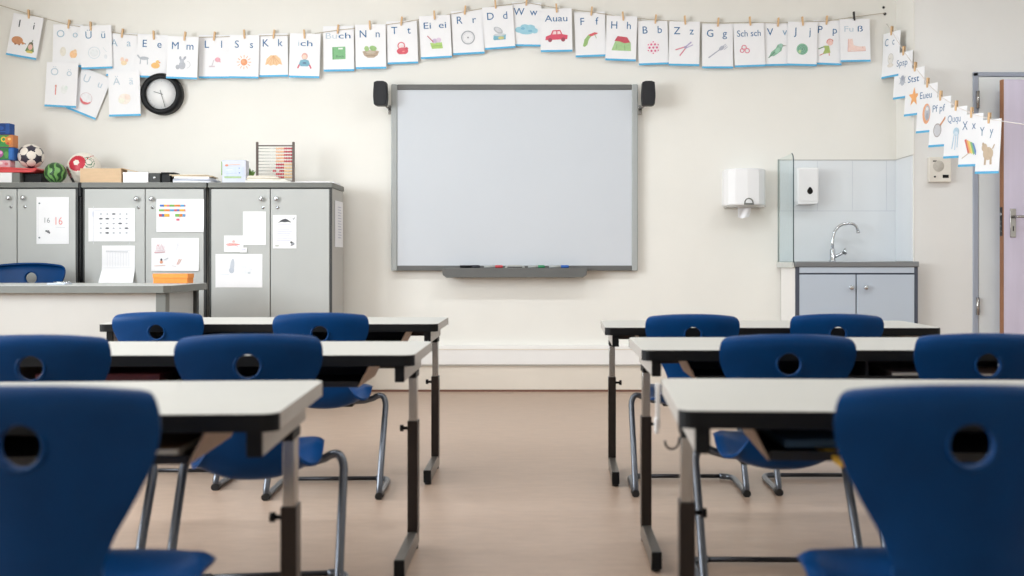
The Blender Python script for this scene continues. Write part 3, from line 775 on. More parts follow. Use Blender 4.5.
def melon(d):
    a = math.atan2(d.dot(Vector((.15, -.95, .25))), d.dot(Vector((.97, .2, .15)))) * 9
    w_ = math.sin(a + 1.5 * math.sin(7 * d.z) * .6 + .8 * math.sin(11 * d.x))
    return M_mel1 if w_ > -.1 else M_mel2
M_mel1 = mat('melon_dark_green', (36, 76, 40), .35, noise=(30, .1, S1)); M_mel2 = mat('melon_light_green', (112, 164, 90), .35, noise=(30, .1, S1))
ball('melon_ball', 'round ball striped in light and dark green like a melon', 55.5, 6.53, ZT, .0665, melon)
c1 = Vector((-.05, -.95, .30)).normalized(); c2 = Vector((.62, -.70, .35)).normalized(); c3 = Vector((-.72, -.62, -.3)).normalized()
def beach(d):
    q = d.dot(c1)
    if q > .984: return M_bw
    if q > .86: return M_br
    for c_, mm in ((c2, M_bg), (c3, M_bd)):
        q2 = d.dot(c_)
        if .935 < q2 < .95 or .975 < q2 < .985: return mm
    if abs(d.dot(Vector((.8, .1, -.6)))) < .02 and d.x > .2: return M_br
    return M_bw
ball('play_ball', 'white play ball with a large red spot behind the cardboard box', 84, 6.66, ZT, .105, beach)
# umbrella-like dark rod leaning beside the ball
t = thing('jump_rope_handle', 'thin dark red stick leaning between the melon ball and the white ball', 'stick', (pos(72, 6.50)[0], 6.50, ZT))
b = MB(); b.tube([(.01, 0, .004), (-.045, .03, .095)], .005, mat('maroon', (92, 36, 40), .5, noise=(20, .1, S1)), 8); b.build('shaft', t)
b = MB(); b.tube([(.01, 0, .004), (-.006, .009, .03)], .0075, M_black, 8); b.build('grip', t)
# cardboard box
x0, x1 = pos(80, 6.47)[0], pos(121, 6.47)[0]
t = thing('cardboard_box', 'low brown cardboard box lying on its side next to the white ball', 'box', ((x0 + x1) / 2, 6.47, ZT))
hb = zat(168.3, 6.47) - ZT; w_ = (x1 - x0) / 2
b = MB(); b.box(-w_, w_, 0, .10, 0, hb, M_card, .002); b.build('carton', t)
b = MB(); b.prism([(w_, hb - .001), (w_ + .09, hb - .022), (w_ + .09, hb - .018), (w_, hb + .003)], .01, .09, M_card, 'y'); b.build('flap', t)
# white binder + grey end
x0, x1 = pos(123, 6.48)[0], pos(148, 6.48)[0]
t = thing('document_box', 'white document box beside the cardboard box', 'box', ((x0 + x1) / 2, 6.48, ZT)); w_ = (x1 - x0) / 2; hb = zat(172.3, 6.48) - ZT
b = MB(); b.box(-w_, w_, 0, .22, 0, hb * .97, M_white, .002); b.build('box_base', t)
b = MB(); b.box(-w_ - .001, w_ + .001, -.001, .221, hb * .8, hb, M_white, .001); b.build('lid', t)
x0, x1 = pos(148.6, 6.49)[0], pos(160, 6.49)[0]
t = thing('ring_binder', 'dark grey ring binder lying beside the white document box', 'binder', ((x0 + x1) / 2, 6.49, ZT)); w_ = (x1 - x0) / 2
b = MB(); b.box(-w_, w_, 0, .24, 0, hb * .95, M_cabdark, .003); b.build('cover', t)
b = MB(); b.lathe([(0, -.002), (.010, -.002), (.010, .001)], M_chrome, 14, 'y', (0, 0, hb * .5)); b.build('grip_ring', t)
t = thing('black_folder_clip', 'black clamp box with paper in front of the paper pile', 'clamp', (pos(166, 6.50)[0], 6.50, ZT))
b = MB(); b.box(-.030, .030, 0, .18, 0, .058, M_black, .004); b.build('clamp_body', t)
b = MB(); b.box(-.034, .052, .0, .10, .058, .068, M_black, .003); b.build('clamp_lever', t)
# slanted piles
def pile(px, Y, lays, name, label_f, grp):
    z = ZT
    for i, (w_, d_, t_, rz, col, dx) in enumerate(lays):
        book(name, label_f[i], 'paper', (px - CX) * Y / F + dx, Y + .1, z, w_, d_, t_, rz, col, tuple(min(255, c_ + 12) for c_ in col), 'booklet piles on the cupboards'); z += t_ + .0006
pile(190, 6.47, [(.235, .19, .014, 2, (216, 218, 226), .005), (.235, .19, .010, -3, (186, 190, 204), .01), (.215, .19, .014, 4, (238, 238, 240), .0), (.25, .16, .007, 6, (206, 186, 156), -.002), (.235, .17, .005, 0, (226, 212, 190), -.02)],
     'magazine', ['thick white booklet at the bottom of the pile on the middle cupboard', 'blue-grey booklet second in the pile on the middle cupboard', 'white booklet in the middle of the pile on the middle cupboard', 'tan folder second from the top of the pile on the middle cupboard', 'pale beige sheet pack topmost in the pile on the middle cupboard'], None)
pile(268, 6.46, [(.29, .2, .006, 1, (236, 236, 234), 0), (.27, .19, .008, -2, (222, 220, 212), -.01), (.24, .18, .008, 3, (232, 228, 218), -.02), (.22, .18, .007, -4, (198, 188, 172), -.03), (.19, .17, .007, 3, (230, 226, 216), -.045), (.16, .16, .006, 0, (216, 206, 190), -.055)],
     'magazine', ['wide white paper stack lowest in the pile before the abacus', 'grey-white booklet second in the pile before the abacus', 'cream booklet third in the pile before the abacus', 'greyish tan booklet fourth in the pile before the abacus', 'cream booklet second from the top of the pile before the abacus', 'small beige booklet topmost in the pile before the abacus'], None)
t = thing('paper_stack', 'thin stack of white paper at the right end of the cupboard tops', 'paper', (pos(310, 6.5)[0], 6.62, ZT))
b = MB(); b.box(-.13, .15, -.10, .10, 0, .008, M_paper, .001); b.build('sheets', t)
b = MB(); b.box(-.10, .12, -.09, .09, .0083, .0125, ink((228, 224, 226)), .001); b.build('top_sheets', t)
# clear plastic box with printed card
x0, x1 = pos(222, 6.52)[0], pos(246, 6.52)[0]
t = thing('picture_card_box', 'white and lilac printed card box on the right-hand cupboard', 'box', ((x0 + x1) / 2, 6.52, ZT)); w_ = (x1 - x0) / 2; hb = zat(160, 6.52) - ZT
b = MB(); b.box(-w_, w_, 0, .07, 0, hb, mat('lilac_white', (206, 210, 224), .35, noise=(12, .02, S1)), .004); b.build('box_base', t)
b = MB(); shapes_into(b, [('p', [(-60, -42), (46, -42), (46, -30), (-60, -30)], (178, 204, 156)), ('e', -46, 40, 11, 7, (222, 150, 120)), ('l', -30, 44, 40, 46, 4, (232, 196, 176)), ('p', [(-62, -28), (62, -28), (62, 30), (-62, 30)], (206, 216, 240)), ('l', -50, 10, -10, 12, 5, (226, 232, 248)), ('e', 34, 22, 4, 3, (120, 140, 190)), ('e', 36, -8, 5, 4, (120, 140, 190)), ('l', -50, -12, 20, -10, 3, (186, 198, 232))], 0, hb / 2, -.002); b.build('print', t)
b = MB(); b.box(-w_ - .004, -w_, .0, .012, hb * .35, hb - .01, ink((130, 180, 96))); b.build('side_strip', t)
# little potted plant
t = thing('potted_plant', 'small green plant in a white pot between the card box and the abacus', 'plant', (pos(250, 6.62)[0], 6.64, ZT))
b = MB(); b.lathe([(0, 0), (.028, 0), (.036, .055), (.034, .056), (.030, .045), (0, .045)], M_white, 20); b.build('pot', t)
b = MB(); lf = mat('leaf_green', (118, 158, 82), .5, noise=(30, .15, S1))
for k in range(16):
    a_ = k * 2.4; l_ = .05 + .03 * ((k * 7) % 5) / 5; tilt = .25 + .5 * ((k * 3) % 4) / 4
    d_ = Vector((math.cos(a_) * math.sin(tilt), math.sin(a_) * math.sin(tilt), math.cos(tilt)))
    b.tube([(0, 0, .045), tuple(Vector((0, 0, .045)) + d_ * l_ * .5), tuple(Vector((0, 0, .045)) + d_ * l_ + Vector((0, 0, -.004)))], [.003, .008, .001], lf, 6)
b.build('foliage', t)
# abacus
AY = 6.58
ax0, ax1 = pos(257.2, AY)[0], pos(293.5, AY)[0]; az1 = zat(142, AY); ac = (ax0 + ax1) / 2
t = thing('abacus', 'wooden framed abacus with red and cream beads on the right-hand cupboard', 'abacus', (ac, AY, ZT + 0.0))
M_ab = mat('abacus_frame', (92, 78, 72), .5, noise=(30, .15, (1, 1, .2))); hh = az1 - ZT; hw = (ax1 - ax0) / 2
for s in (-1, 1):
    b = MB(); b.box(s * hw - .007, s * hw + .007, -.008, .008, .0, hh, M_ab, .002); b.box(s * hw - .008, s * hw + .008, -.05, .05, 0, .014, M_ab, .002); b.build('post', t)
b = MB(); b.box(-hw, hw, -.004, .004, hh - .028, hh - .020, M_ab, .001); b.build('top_bar', t)
b = MB(); b.box(-hw, hw, -.004, .004, .014, .022, M_ab, .001); b.build('bottom_bar', t)
M_b1 = mat('bead_red', (196, 52, 72), .35, noise=(40, .05, S1)); M_b2 = mat('bead_orange', (240, 190, 150), .35, noise=(40, .05, S1)); M_b3 = mat('bead_cream', (240, 206, 160), .35, noise=(40, .05, S1))
for k in range(10):
    z = hh - .042 - k * .0205
    b = MB(); b.tube([(-hw, 0, z), (hw, 0, z)], .0014, M_silver, 6); w0 = b.build('wire', t)
    b = MB(); bw_ = .0105; xx = hw - .008
    for q in range(10):
        off = 0 if not (k >= 7 and q >= 8) else (-.02 if k == 7 else 0)
        mm = (M_b1 if q < 5 else M_b2) if k < 5 else (M_b3 if q < 5 else M_b1)
        x_ = xx - bw_ * (q + .5) + off
        b.lathe([(.0014, x_ - bw_ * .45), (.0062, x_ - bw_ * .3), (.0075, x_), (.0062, x_ + bw_ * .3), (.0014, x_ + bw_ * .45)], mm, 8, 'x', (0, 0, z))
    b.build('bead_row', w0)

# ================================================================ WHITEBOARD
BY = WALL - .055
def bx_(px): return (px - CX) * BY / F
def bz_(py): return HC - (py - CY) * BY / F
bc = (bx_(391) + bx_(638)) / 2
t = thing('whiteboard', 'large blank interactive whiteboard on the back wall', 'whiteboard', (bc, BY, bz_(271)))
X0, X1, Z0, Z1 = bx_(391) - bc, bx_(638) - bc, 0, bz_(84) - bz_(271)
sw = 6.2 * BY / F
b = MB(); b.box(X0 + sw, X1 - sw, .008, .05, .03, Z1 - .03, M_board, 0); b.build('panel', t)
for s, (a_, c_) in (('l', (X0, X0 + sw)), ('r', (X1 - sw, X1))):
    b = MB(); b.box(a_, c_, 0, .054, Z0, Z1, M_boardside, .008, 3); b.build('side_frame', t)
b = MB(); b.box(X0 + sw, X1 - sw, 0, .052, Z1 - .038, Z1 - .002, M_boarddark, .004); b.build('top_frame', t)
b = MB(); b.box(X0 + sw, X1 - sw, 0, .052, Z0 + .002, Z0 + .036, M_boarddark, .004); b.build('bottom_frame', t)
# pen tray
px0, px1 = bx_(443) - bc, bx_(587) - bc
b = MB(); zt0 = bz_(277.5) - bz_(271); zt1 = bz_(268) - bz_(271)
b.prism([(px0 + .03, zt0), (px1 - .03, zt0), (px1 - .006, zt0 + .018), (px1, zt1), (px0, zt1), (px0 + .006, zt0 + .018)], -.075, .02, M_boarddark, 'y', .003); b.build('pen_tray', t)
zp = bz_(271) + zt1 + .0005
for lab, a_, c_, col in (('black whiteboard pen on the board tray', 460, 480, (40, 42, 50)), ('red whiteboard pen on the board tray', 484, 503, (190, 70, 76)), ('green whiteboard pen on the board tray', 528, 545, (56, 140, 96)), ('blue whiteboard pen on the board tray', 549, 569, (44, 96, 176))):
    yy = BY - .055
    xa, xb = (a_ - CX) * yy / F, (c_ - CX) * yy / F
    p = thing('whiteboard_pen', lab, 'pen', ((xa + xb) / 2, yy, zp), group='whiteboard pens'); hw_ = (xb - xa) / 2
    b = MB(); b.tube([(-hw_, 0, .009), (hw_ * .2, 0, .009)], .009, M_boardside if col[0] != 40 else M_black, 12); b.build('barrel', p)
    b = MB(); b.tube([(hw_ * .2, 0, .0095), (hw_ * .9, 0, .0095), (hw_, 0, .0095)], [.0095, .0095, .006], ink(col), 12); b.build('cap', p)
yy = BY - .05
p = thing('board_eraser', 'grey rounded board eraser in the middle of the board tray', 'eraser', ((515 - CX) * yy / F, yy, zp))
b = MB(); b.prism([(-.066, 0), (.066, 0), (.062, .012), (.04, .019), (-.04, .019), (-.062, .012)], -.018, .022, ink((176, 178, 176)), 'y', .002); b.build('grip', p)
b = MB(); b.box(-.05, .05, -.0195, -.0175, .002, .009, M_cabdark); b.build('felt_pad', p)
for lab, px in (('black wall speaker left of the whiteboard', 381), ('black wall speaker right of the whiteboard', 648)):
    Y = 6.76; x_ = (px - CX) * Y / F; z0, z1 = zat(106, Y), zat(82, Y); h_ = z1 - z0
    t = thing('wall_speaker', lab, 'speaker', (x_, Y, z0), group='wall speakers')
    b = MB(); b.prism([(-.040, .006), (-.025, 0), (.025, 0), (.040, .006), (.045, h_ * .33), (.045, h_ * .5), (.040, h_ - .008), (.02, h_), (-.02, h_), (-.040, h_ - .008), (-.045, h_ * .5), (-.045, h_ * .33)], -.05, .03, M_speaker, 'y', .004); b.build('housing', t)
    s = 1 if px < 500 else -1
    b = MB(); b.box(-.036, .036, .03, .045, .01, h_ - .01, M_white, .003); b.build('back_shell', t)
    b = MB(); b.tube([(0, .04, .03), (s * .03, .075, .0), (s * .05, .108, -.012)], .006, M_silver, 8); b.box(s * .05 - .02, s * .05 + .02, .1, .111, -.04, .02, M_silver, .002); b.build('bracket', t)

# ================================================================ CLOCK
Y = 6.84; x_, z_ = at(162, 94.3, Y)
t = thing('wall_clock', 'round wall clock with a thick black rim, partly covered by the M card', 'clock', (x_, Y, z_))
b = MB(); R0, R1 = .103, .138
b.lathe([(R0, .0), (R0, -.030), (R0 + .004, -.034), (R1 - .005, -.030), (R1, -.020), (R1, .03), (R0, .03)], M_black, 64, 'y'); b.build('rim', t)
b = MB(); b.lathe([(0, -.010), (R0 + .001, -.010), (R0 + .001, .02)], mat('clock_dial', (238, 238, 238), .5, noise=(9, .02, S1)), 48, 'y'); f0 = b.build('dial', t)
b = MB()
marks = []
for k in range(12):
    a_ = PI * 2 * k / 12; marks.append(('l', 82 * math.sin(a_), 82 * math.cos(a_), 92 * math.sin(a_), 92 * math.cos(a_), 2.2, (186, 188, 192)))
shapes_into(b, marks, 0, 0, -.0105); b.build('hour_marks', f0)
b = MB(); shapes_into(b, [('l', -7, 27, 27, -88, 3.2, (60, 60, 64))], 0, 0, -.0165); b.build('minute_hand', t)
b = MB(); shapes_into(b, [('l', 10, -3, -50, 16, 4.5, (120, 122, 126))], 0, 0, -.0145); b.build('hour_hand', t)

# ================================================================ ALPHABET CARDS
BLU = (42, 104, 156); PALE = (196, 210, 222); GLARE_PALE = (172, 196, 214)  # pale print tones; they also paint glare on the O and A cards
INKL = {}
def letters(b, txt, wmm=None, col=BLU, h=51, z=-86, sq=1.0, ox=0):
    """upper and lower case letters on the card, origin at the card's top centre"""
    if isinstance(txt, tuple):
        text_into(b, txt[0], -.050 * sq + ox, z / 1000, h / 1000, ink(col), None, -.0018)
        text_into(b, txt[1], .048 * sq + ox, z / 1000, h / 1000, ink(col if len(txt) < 3 else txt[2]), None, -.0018)
    else:
        text_into(b, txt, ox, z / 1000, h * .86 / 1000, ink(col), (wmm or 150) / 1000, -.0018)
O1, O2 = (214, 130, 78), (240, 176, 120)
PIC = {
 'hedgehog': [('e', -40, 5, 34, 24, (200, 124, 72)), ('p', [(-12, 4), (14, -8), (-10, -16)], (200, 124, 72)), ('e', -48, -18, 6, 5, (150, 90, 60)), ('e', -24, -18, 6, 5, (150, 90, 60)), ('e', 12, -8, 3.5, 3, BK), ('p', [(12, -62), (74, -62), (56, 2), (34, 4)], (96, 128, 70)), ('e', 44, -22, 14, 17, (236, 178, 160)), ('p', [(30, -14), (44, 2), (60, -14), (56, 4), (46, 10), (34, 4)], (90, 70, 56)), ('e', 44, -52, 20, 9, (210, 190, 80)), ('l', 50, 4, 52, 22, 4, (80, 110, 70))],
 'owl_pale': [('e', -28, 0, 18, 28, (232, 226, 212)), ('e', 34, -16, 22, 24, (246, 190, 130)), ('e', 44, 2, 10, 12, (246, 200, 150))],
 'ring_pale': [('o', -14, 0, 34, 5, (214, 224, 232)), ('e', -14, 0, 24, 24, (232, 236, 240)), ('l', 40, 30, 60, 2, 3, (216, 224, 232)), ('e', 54, -26, 10, 14, (226, 230, 236))],
 'apple_pale': [('l', -96, 20, -84, -24, 4, (222, 110, 100)), ('e', 4, 6, 12, 14, (246, 210, 190)), ('e', 14, -14, 18, 14, (244, 216, 170)), ('e', 30, 2, 10, 10, (240, 196, 176))],
 'fruit_pale': [('e', 0, 0, 36, 32, (244, 232, 220)), ('e', 18, 12, 16, 16, (244, 222, 208)), ('e', -18, -10, 18, 16, (240, 238, 220))],
 'figure_pale': [('l', -32, 24, -32, -30, 6, (228, 120, 110)), ('e', -32, 22, 6, 8, (224, 150, 130)), ('e', 18, 4, 20, 26, (236, 238, 238)), ('e', 30, 14, 10, 12, (226, 236, 232))],
 'ball_red': [('e', -4, -6, 36, 36, (238, 238, 242)), ('p', [(-40, -8), (-34, -28), (-12, -42), (12, -40), (30, -24), (34, -8), (14, -24), (-14, -26)], (226, 90, 96)), ('o', -4, -6, 36, 3, (216, 196, 200))],
 'donkey_duck': [('e', -44, 18, 28, 10, (176, 182, 192)), ('l', -64, 12, -66, -18, 6, (176, 182, 192)), ('l', -24, 12, -22, -18, 6, (176, 182, 192)), ('l', -70, 18, -84, 36, 9, (176, 182, 192)), ('e', 26, -22, 26, 18, (244, 182, 92)), ('e', 38, 0, 11, 10, (244, 190, 100)), ('p', [(48, 0), (58, -4), (46, -8)], (224, 110, 60))],
 'mouse': [('e', 0, -10, 20, 24, (168, 172, 184)), ('e', -2, 18, 13, 12, (178, 182, 194)), ('e', -12, 34, 7, 11, (160, 164, 178)), ('e', 14, 34, 7, 13, (160, 164, 178), -30), ('e', -26, -20, 12, 14, (160, 164, 176)), ('o', 28, -4, 20, 3, (196, 200, 208), -90, 90)],
 'lamp': [('p', [(-34, -30), (6, -30), (2, -22), (-30, -22)], (214, 198, 206)), ('l', -16, -26, -2, 14, 4, (200, 186, 196)), ('e', 20, 14, 16, 14, (232, 150, 168)), ('p', [(10, 4), (40, -2), (24, 28)], (232, 160, 176))],
 'sun': [('e', 0, 0, 20, 20, (234, 140, 84)), ('e', -4, 4, 9, 9, (240, 160, 110))] + [('l', 27 * math.cos(a), 27 * math.sin(a), 43 * math.cos(a), 43 * math.sin(a), 3.5, (240, 150, 80)) for a in [k * PI / 6 for k in range(12)]],
 'shell': [('p', [(-50, -26), (-40, 12), (-16, 32), (16, 32), (40, 12), (52, -26), (34, -20), (18, -30), (0, -24), (-18, -30), (-34, -20)], (240, 190, 136))] + [('l', 0, 30, -42 + 21 * k, -22, 2.5, (216, 150, 100)) for k in range(5)],
 'child': [('e', 0, 26, 18, 20, (226, 160, 150)), ('e', 0, 22, 13, 14, (244, 208, 188)), ('p', [(-34, -24), (-24, 2), (0, 8), (24, 2), (34, -24), (20, -34), (-20, -34)], (96, 160, 186)), ('l', -30, -24, -40, -46, 9, (204, 70, 90)), ('l', 30, -24, 40, -46, 9, (204, 70, 90)), ('e', 0, -14, 12, 5, (60, 92, 130))],
 'book': [('p', [(-38, 36), (40, 38), (40, -36), (-38, -38)], (104, 176, 112)), ('l', -34, 36, -34, -38, 6, (70, 140, 84)), ('l', -2, 26, 24, 27, 9, (236, 240, 232)), ('t', 'Buch', 6, -26, 14, 44, (50, 90, 70))],
 'nest': [('p', [(-50, 2), (-40, -22), (-18, -36), (18, -36), (40, -22), (50, 2), (20, 8), (-20, 8)], (176, 150, 124)), ('e', -24, 18, 14, 16, (148, 190, 110), 20), ('e', 14, 20, 22, 15, (134, 182, 100), -15), ('e', 0, -6, 30, 7, (206, 190, 170)), ('l', -40, -8, 40, -8, 3, (130, 106, 84)), ('l', -30, -22, 30, -22, 3, (130, 106, 84))],
 'pot': [('e', 0, -18, 34, 22, (216, 62, 80)), ('o', -6, 14, 20, 6, (216, 80, 96)), ('e', -6, 12, 16, 9, (244, 226, 224)), ('e', 24, -4, 10, 9, (200, 54, 72)), ('e', 6, -20, 8, 4, (236, 130, 130))],
 'ice_cup': [('p', [(-34, 0), (36, 0), (42, -40), (-22, -44)], (162, 204, 96)), ('e', -6, 10, 16, 14, (196, 170, 206)), ('e', 18, 14, 15, 15, (220, 196, 222)), ('l', -48, 42, -14, 4, 5, (186, 60, 80)), ('l', -28, -20, 36, -18, 3, (126, 176, 74))],
 'wheel': [('o', 0, 0, 38, 7, (158, 162, 170)), ('o', 0, 0, 29, 2, (206, 208, 214)), ('e', 0, 0, 5, 5, (120, 122, 130))] + [('l', 6 * math.cos(a), 6 * math.sin(a), 34 * math.cos(a), 34 * math.sin(a), 1, (214, 216, 222)) for a in [k * PI / 4 for k in range(8)]],
 'tin': [('p', [(-38, -40), (36, -38), (40, -6), (-34, -8)], (96, 170, 196)), ('e', 2, -36, 36, 8, (80, 150, 176)), ('e', 10, -26, 18, 9, (204, 196, 110)), ('e', -4, 20, 30, 17, (170, 174, 182), -35), ('e', -4, 22, 22, 11, (206, 208, 214), -35), ('e', 2, -7, 36, 8, (200, 206, 212))],
 'cloud': [('e', -40, -2, 26, 18, (138, 200, 222)), ('e', -8, 12, 28, 20, (138, 200, 222)), ('e', 26, 10, 28, 20, (138, 200, 222)), ('e', 50, -6, 20, 16, (138, 200, 222)), ('e', 0, -12, 44, 17, (138, 200, 222)), ('e', -20, 6, 12, 7, (96, 170, 204)), ('e', 24, -8, 14, 6, (96, 170, 204))],
 'car': [('p', [(-66, -26), (64, -22), (68, 2), (36, 8), (24, 34), (-22, 32), (-34, 6), (-62, -4)], (210, 48, 76)), ('p', [(-16, 26), (0, 26), (0, 8), (-24, 8)], (244, 214, 214)), ('p', [(6, 26), (20, 27), (28, 10), (6, 8)], (244, 214, 214)), ('e', -38, -26, 12, 12, (140, 36, 56)), ('e', 40, -24, 12, 12, (140, 36, 56))],
 'pepper': [('p', [(-46, -40), (-36, -2), (-12, 26), (26, 38), (8, 20), (-10, -2), (-20, -34), (-36, -46)], (132, 176, 92)), ('p', [(-12, 26), (26, 40), (48, 34), (28, 24), (4, 16)], (216, 60, 70)), ('l', 24, 30, 36, 4, 3, (130, 170, 90))],
 'house': [('p', [(-56, -44), (60, -46), (56, 6), (-34, 14)], (150, 196, 126)), ('p', [(-40, 12), (-22, 42), (34, 36), (54, 6), (20, 0), (-10, 10)], (190, 46, 64)), ('l', -24, -8, -30, -38, 3, (110, 160, 92)), ('l', 20, -10, 24, -40, 3, (110, 160, 92))],
 'dot_ball': [('e', 0, 0, 38, 38, (246, 232, 238))] + [('e', 22 * math.cos(a), 22 * math.sin(a), 6.5, 6.5, (206, 60, 116)) for a in [k * PI / 3 for k in range(6)]] + [('e', 0, 0, 6.5, 6.5, (206, 60, 116))] + [('e', 34 * math.cos(a), 34 * math.sin(a), 4, 4, (206, 60, 116)) for a in [.5 + k * PI / 3 for k in range(6)]],
 'pliers': [('l', -52, -8, 4, 10, 7, (214, 110, 130)), ('l', -26, -42, 12, 8, 7, (214, 110, 130)), ('l', 2, 6, 42, 40, 8, (176, 164, 206)), ('l', 10, 4, 52, 24, 6, (190, 180, 214)), ('e', 8, 8, 9, 8, (160, 150, 190))],
 'fork': [('l', -54, -40, 14, 10, 7, (164, 168, 186)), ('e', 24, 18, 18, 11, (164, 168, 186), 36)] + [('l', 26 + 6 * k, 26 - 9 * k, 50 + 5 * k, 42 - 8 * k, 4, (176, 180, 198)) for k in range(3)],
 'pretzel': [('o', -32, 20, 13, 5, (216, 90, 116)), ('o', -44, 2, 11, 5, (216, 90, 116)), ('o', -14, 0, 13, 5, (216, 90, 116)), ('e', -30, 6, 8, 8, (226, 130, 150))],
 'bird': [('p', [(-60, -54), (-40, -14), (-14, 6), (0, 30), (18, 32), (28, 18), (20, -8), (-8, -28), (-34, -44)], (116, 172, 138)), ('e', 18, 24, 14, 12, (140, 190, 172)), ('p', [(28, 28), (56, 22), (28, 18)], (150, 150, 140)), ('l', -62, -54, -20, -14, 6, (70, 120, 96)), ('e', -2, -4, 12, 20, (150, 206, 176), -35)],
 'spiral': [('e', 0, 0, 34, 34, (118, 178, 142)), ('o', 0, 0, 24, 4, (66, 128, 110)), ('o', 0, 0, 14, 4, (66, 128, 110)), ('e', 0, 0, 5, 5, (60, 110, 100)), ('e', -14, -14, 8, 10, (172, 206, 140))],
 'doll': [('e', 16, 30, 18, 17, (240, 190, 180)), ('o', 16, 32, 19, 5, (214, 110, 96), 20, 200), ('p', [(-22, 10), (10, 12), (20, -30), (-26, -40), (-14, -10)], (152, 178, 78)), ('l', -20, 4, -52, -10, 6, (90, 130, 90)), ('l', -20, -36, -44, -48, 5, (200, 110, 90)), ('l', 12, -28, 14, -48, 5, (200, 110, 90))],
 'foot': [('p', [(-40, 44), (-16, 44), (-10, 6), (20, -2), (60, -2), (64, -26), (30, -30), (-20, -26), (-44, -32), (-44, 0)], (244, 208, 198)), ('l', -40, 44, -44, -30, 3, (216, 150, 140)), ('l', -44, -31, 62, -28, 3, (216, 150, 140)), ('l', 44, -2, 44, -14, 2, (216, 150, 140))],
 'clown_pale': [('e', 0, 6, 30, 32, (226, 222, 216)), ('o', 0, 6, 30, 3, (190, 186, 180)), ('e', 0, -32, 34, 12, (222, 214, 204)), ('e', -8, 8, 7, 6, (196, 190, 180))],
 'spider': [('e', 0, 0, 26, 30, (176, 182, 196)), ('e', 0, 12, 14, 14, (140, 148, 170)), ('l', -36, 20, 36, -18, 3, (150, 156, 172)), ('l', -36, -18, 36, 20, 3, (150, 156, 172))],
 'star': [('p', [(56 * (1 if k % 2 == 0 else .42) * math.sin(k * PI / 5), 56 * (1 if k % 2 == 0 else .42) * math.cos(k * PI / 5)) for k in range(10)], (244, 160, 84))],
 'owl': [('e', 0, 0, 38, 56, (236, 158, 108)), ('e', 8, 4, 26, 42, (176, 178, 190)), ('e', 6, 26, 12, 10, (226, 226, 228)), ('e', 8, -16, 14, 20, (150, 154, 168))],
 'pan': [('e', -18, -14, 34, 34, (196, 196, 202)), ('o', -18, -14, 34, 6, (160, 150, 150)), ('l', 8, 12, 54, 52, 12, (210, 140, 96))],
 'jellyfish': [('e', 10, 34, 26, 22, (168, 200, 222)), ('e', 10, 24, 16, 12, (206, 222, 236)), ('l', -6, 20, -22, -54, 8, (170, 200, 224)), ('l', 10, 20, 4, -60, 8, (182, 208, 228)), ('l', 26, 20, 24, -48, 7, (170, 200, 224))],
 'xylophone': [('p', [(-50 + 16 * k, 34 - 4 * k), (-34 + 16 * k, 38 - 6 * k), (-4 + 16 * k, -30 - 2 * k), (-18 + 16 * k, -36 - 3 * k)], c) for k, c in enumerate([(214, 84, 76), (236, 160, 80), (224, 210, 96), (110, 176, 110), (84, 130, 190)])] + [('l', -66, -60, -6, -34, 5, (190, 170, 150))],
 'bear': [('e', 4, -4, 40, 32, (196, 170, 140)), ('e', -26, 26, 22, 20, (196, 170, 140)), ('e', -38, 44, 7, 8, (176, 148, 118)), ('l', -16, -26, -18, -60, 16, (190, 162, 132)), ('l', 26, -22, 28, -58, 16, (190, 162, 132)), ('l', 38, 18, 52, 40, 7, (186, 158, 128))],
}
CW, CH = .210, .297
def card(label, txt, pic, x, y, z, roll, rz=0, wmm=None, col=BLU, pz=-182, curl=.006, h=51, sc=1.0, pins=True, cw=CW, chh=CH):
    """letter card: origin at the middle of its upper edge"""
    t = thing('letter_card', label, 'card', (x, y, z), (0, math.radians(roll), math.radians(rz)), 'alphabet cards on strings')
    b = MB(); n = 10
    def yo(v): return -curl * v ** 3
    def sheetstrip(b, v0, v1, m, nn, lift, wid):
        fr, bk = [], []
        for j in range(nn + 1):
            v = v0 + (v1 - v0) * j / nn; zz = -v * chh
            for s in (-1, 1):
                fr.append(b.bm.verts.new((s * wid / 2, yo(v) - .0010 - lift, zz))); bk.append(b.bm.verts.new((s * wid / 2, yo(v) + lift, zz)))
        fs = []
        for j in range(nn):
            a_, c_ = 2 * j, 2 * j + 2
            fs += [b.bm.faces.new((fr[a_], fr[a_ + 1], fr[c_ + 1], fr[c_])), b.bm.faces.new((bk[a_], bk[c_], bk[c_ + 1], bk[a_ + 1])), b.bm.faces.new((fr[a_], fr[c_], bk[c_], bk[a_])), b.bm.faces.new((fr[a_ + 1], bk[a_ + 1], bk[c_ + 1], fr[c_ + 1]))]
        fs += [b.bm.faces.new((fr[0], bk[0], bk[1], fr[1])), b.bm.faces.new((fr[2 * nn], fr[2 * nn + 1], bk[2 * nn + 1], bk[2 * nn]))]
        bmesh.ops.recalc_face_normals(b.bm, faces=fs); b._set(fs, m)
    sheetstrip(b, 0, .955, M_paper, n, 0, cw); b.build('paper', t)
    b = MB(); sheetstrip(b, .955, 1.0, M_strip, 2, .0004, cw); b.build('blue_strip', t)
    b = MB()
    if isinstance(txt, list):     # partly faded words
        for body, cx_, w_, c_ in txt: text_into(b, body, cx_ / 1000, -.084, .040, ink(c_), w_ / 1000, -.0018)
    else: letters(b, txt, wmm, col, h, sq=.85 if rz else 1.0, ox=-.016 if rz else 0)
    b.build('letters', t)
    b = MB(); shapes_into(b, [tuple(tuple(int(c * .78 + 243 * .22) for c in q) if isinstance(q, tuple) and len(q) == 3 and isinstance(q[0], int) and max(q) > 40 else q for q in sh) for sh in PIC[pic]], 0, pz / 1000, -.0032, 1.12); b.build('picture', t)
    return t
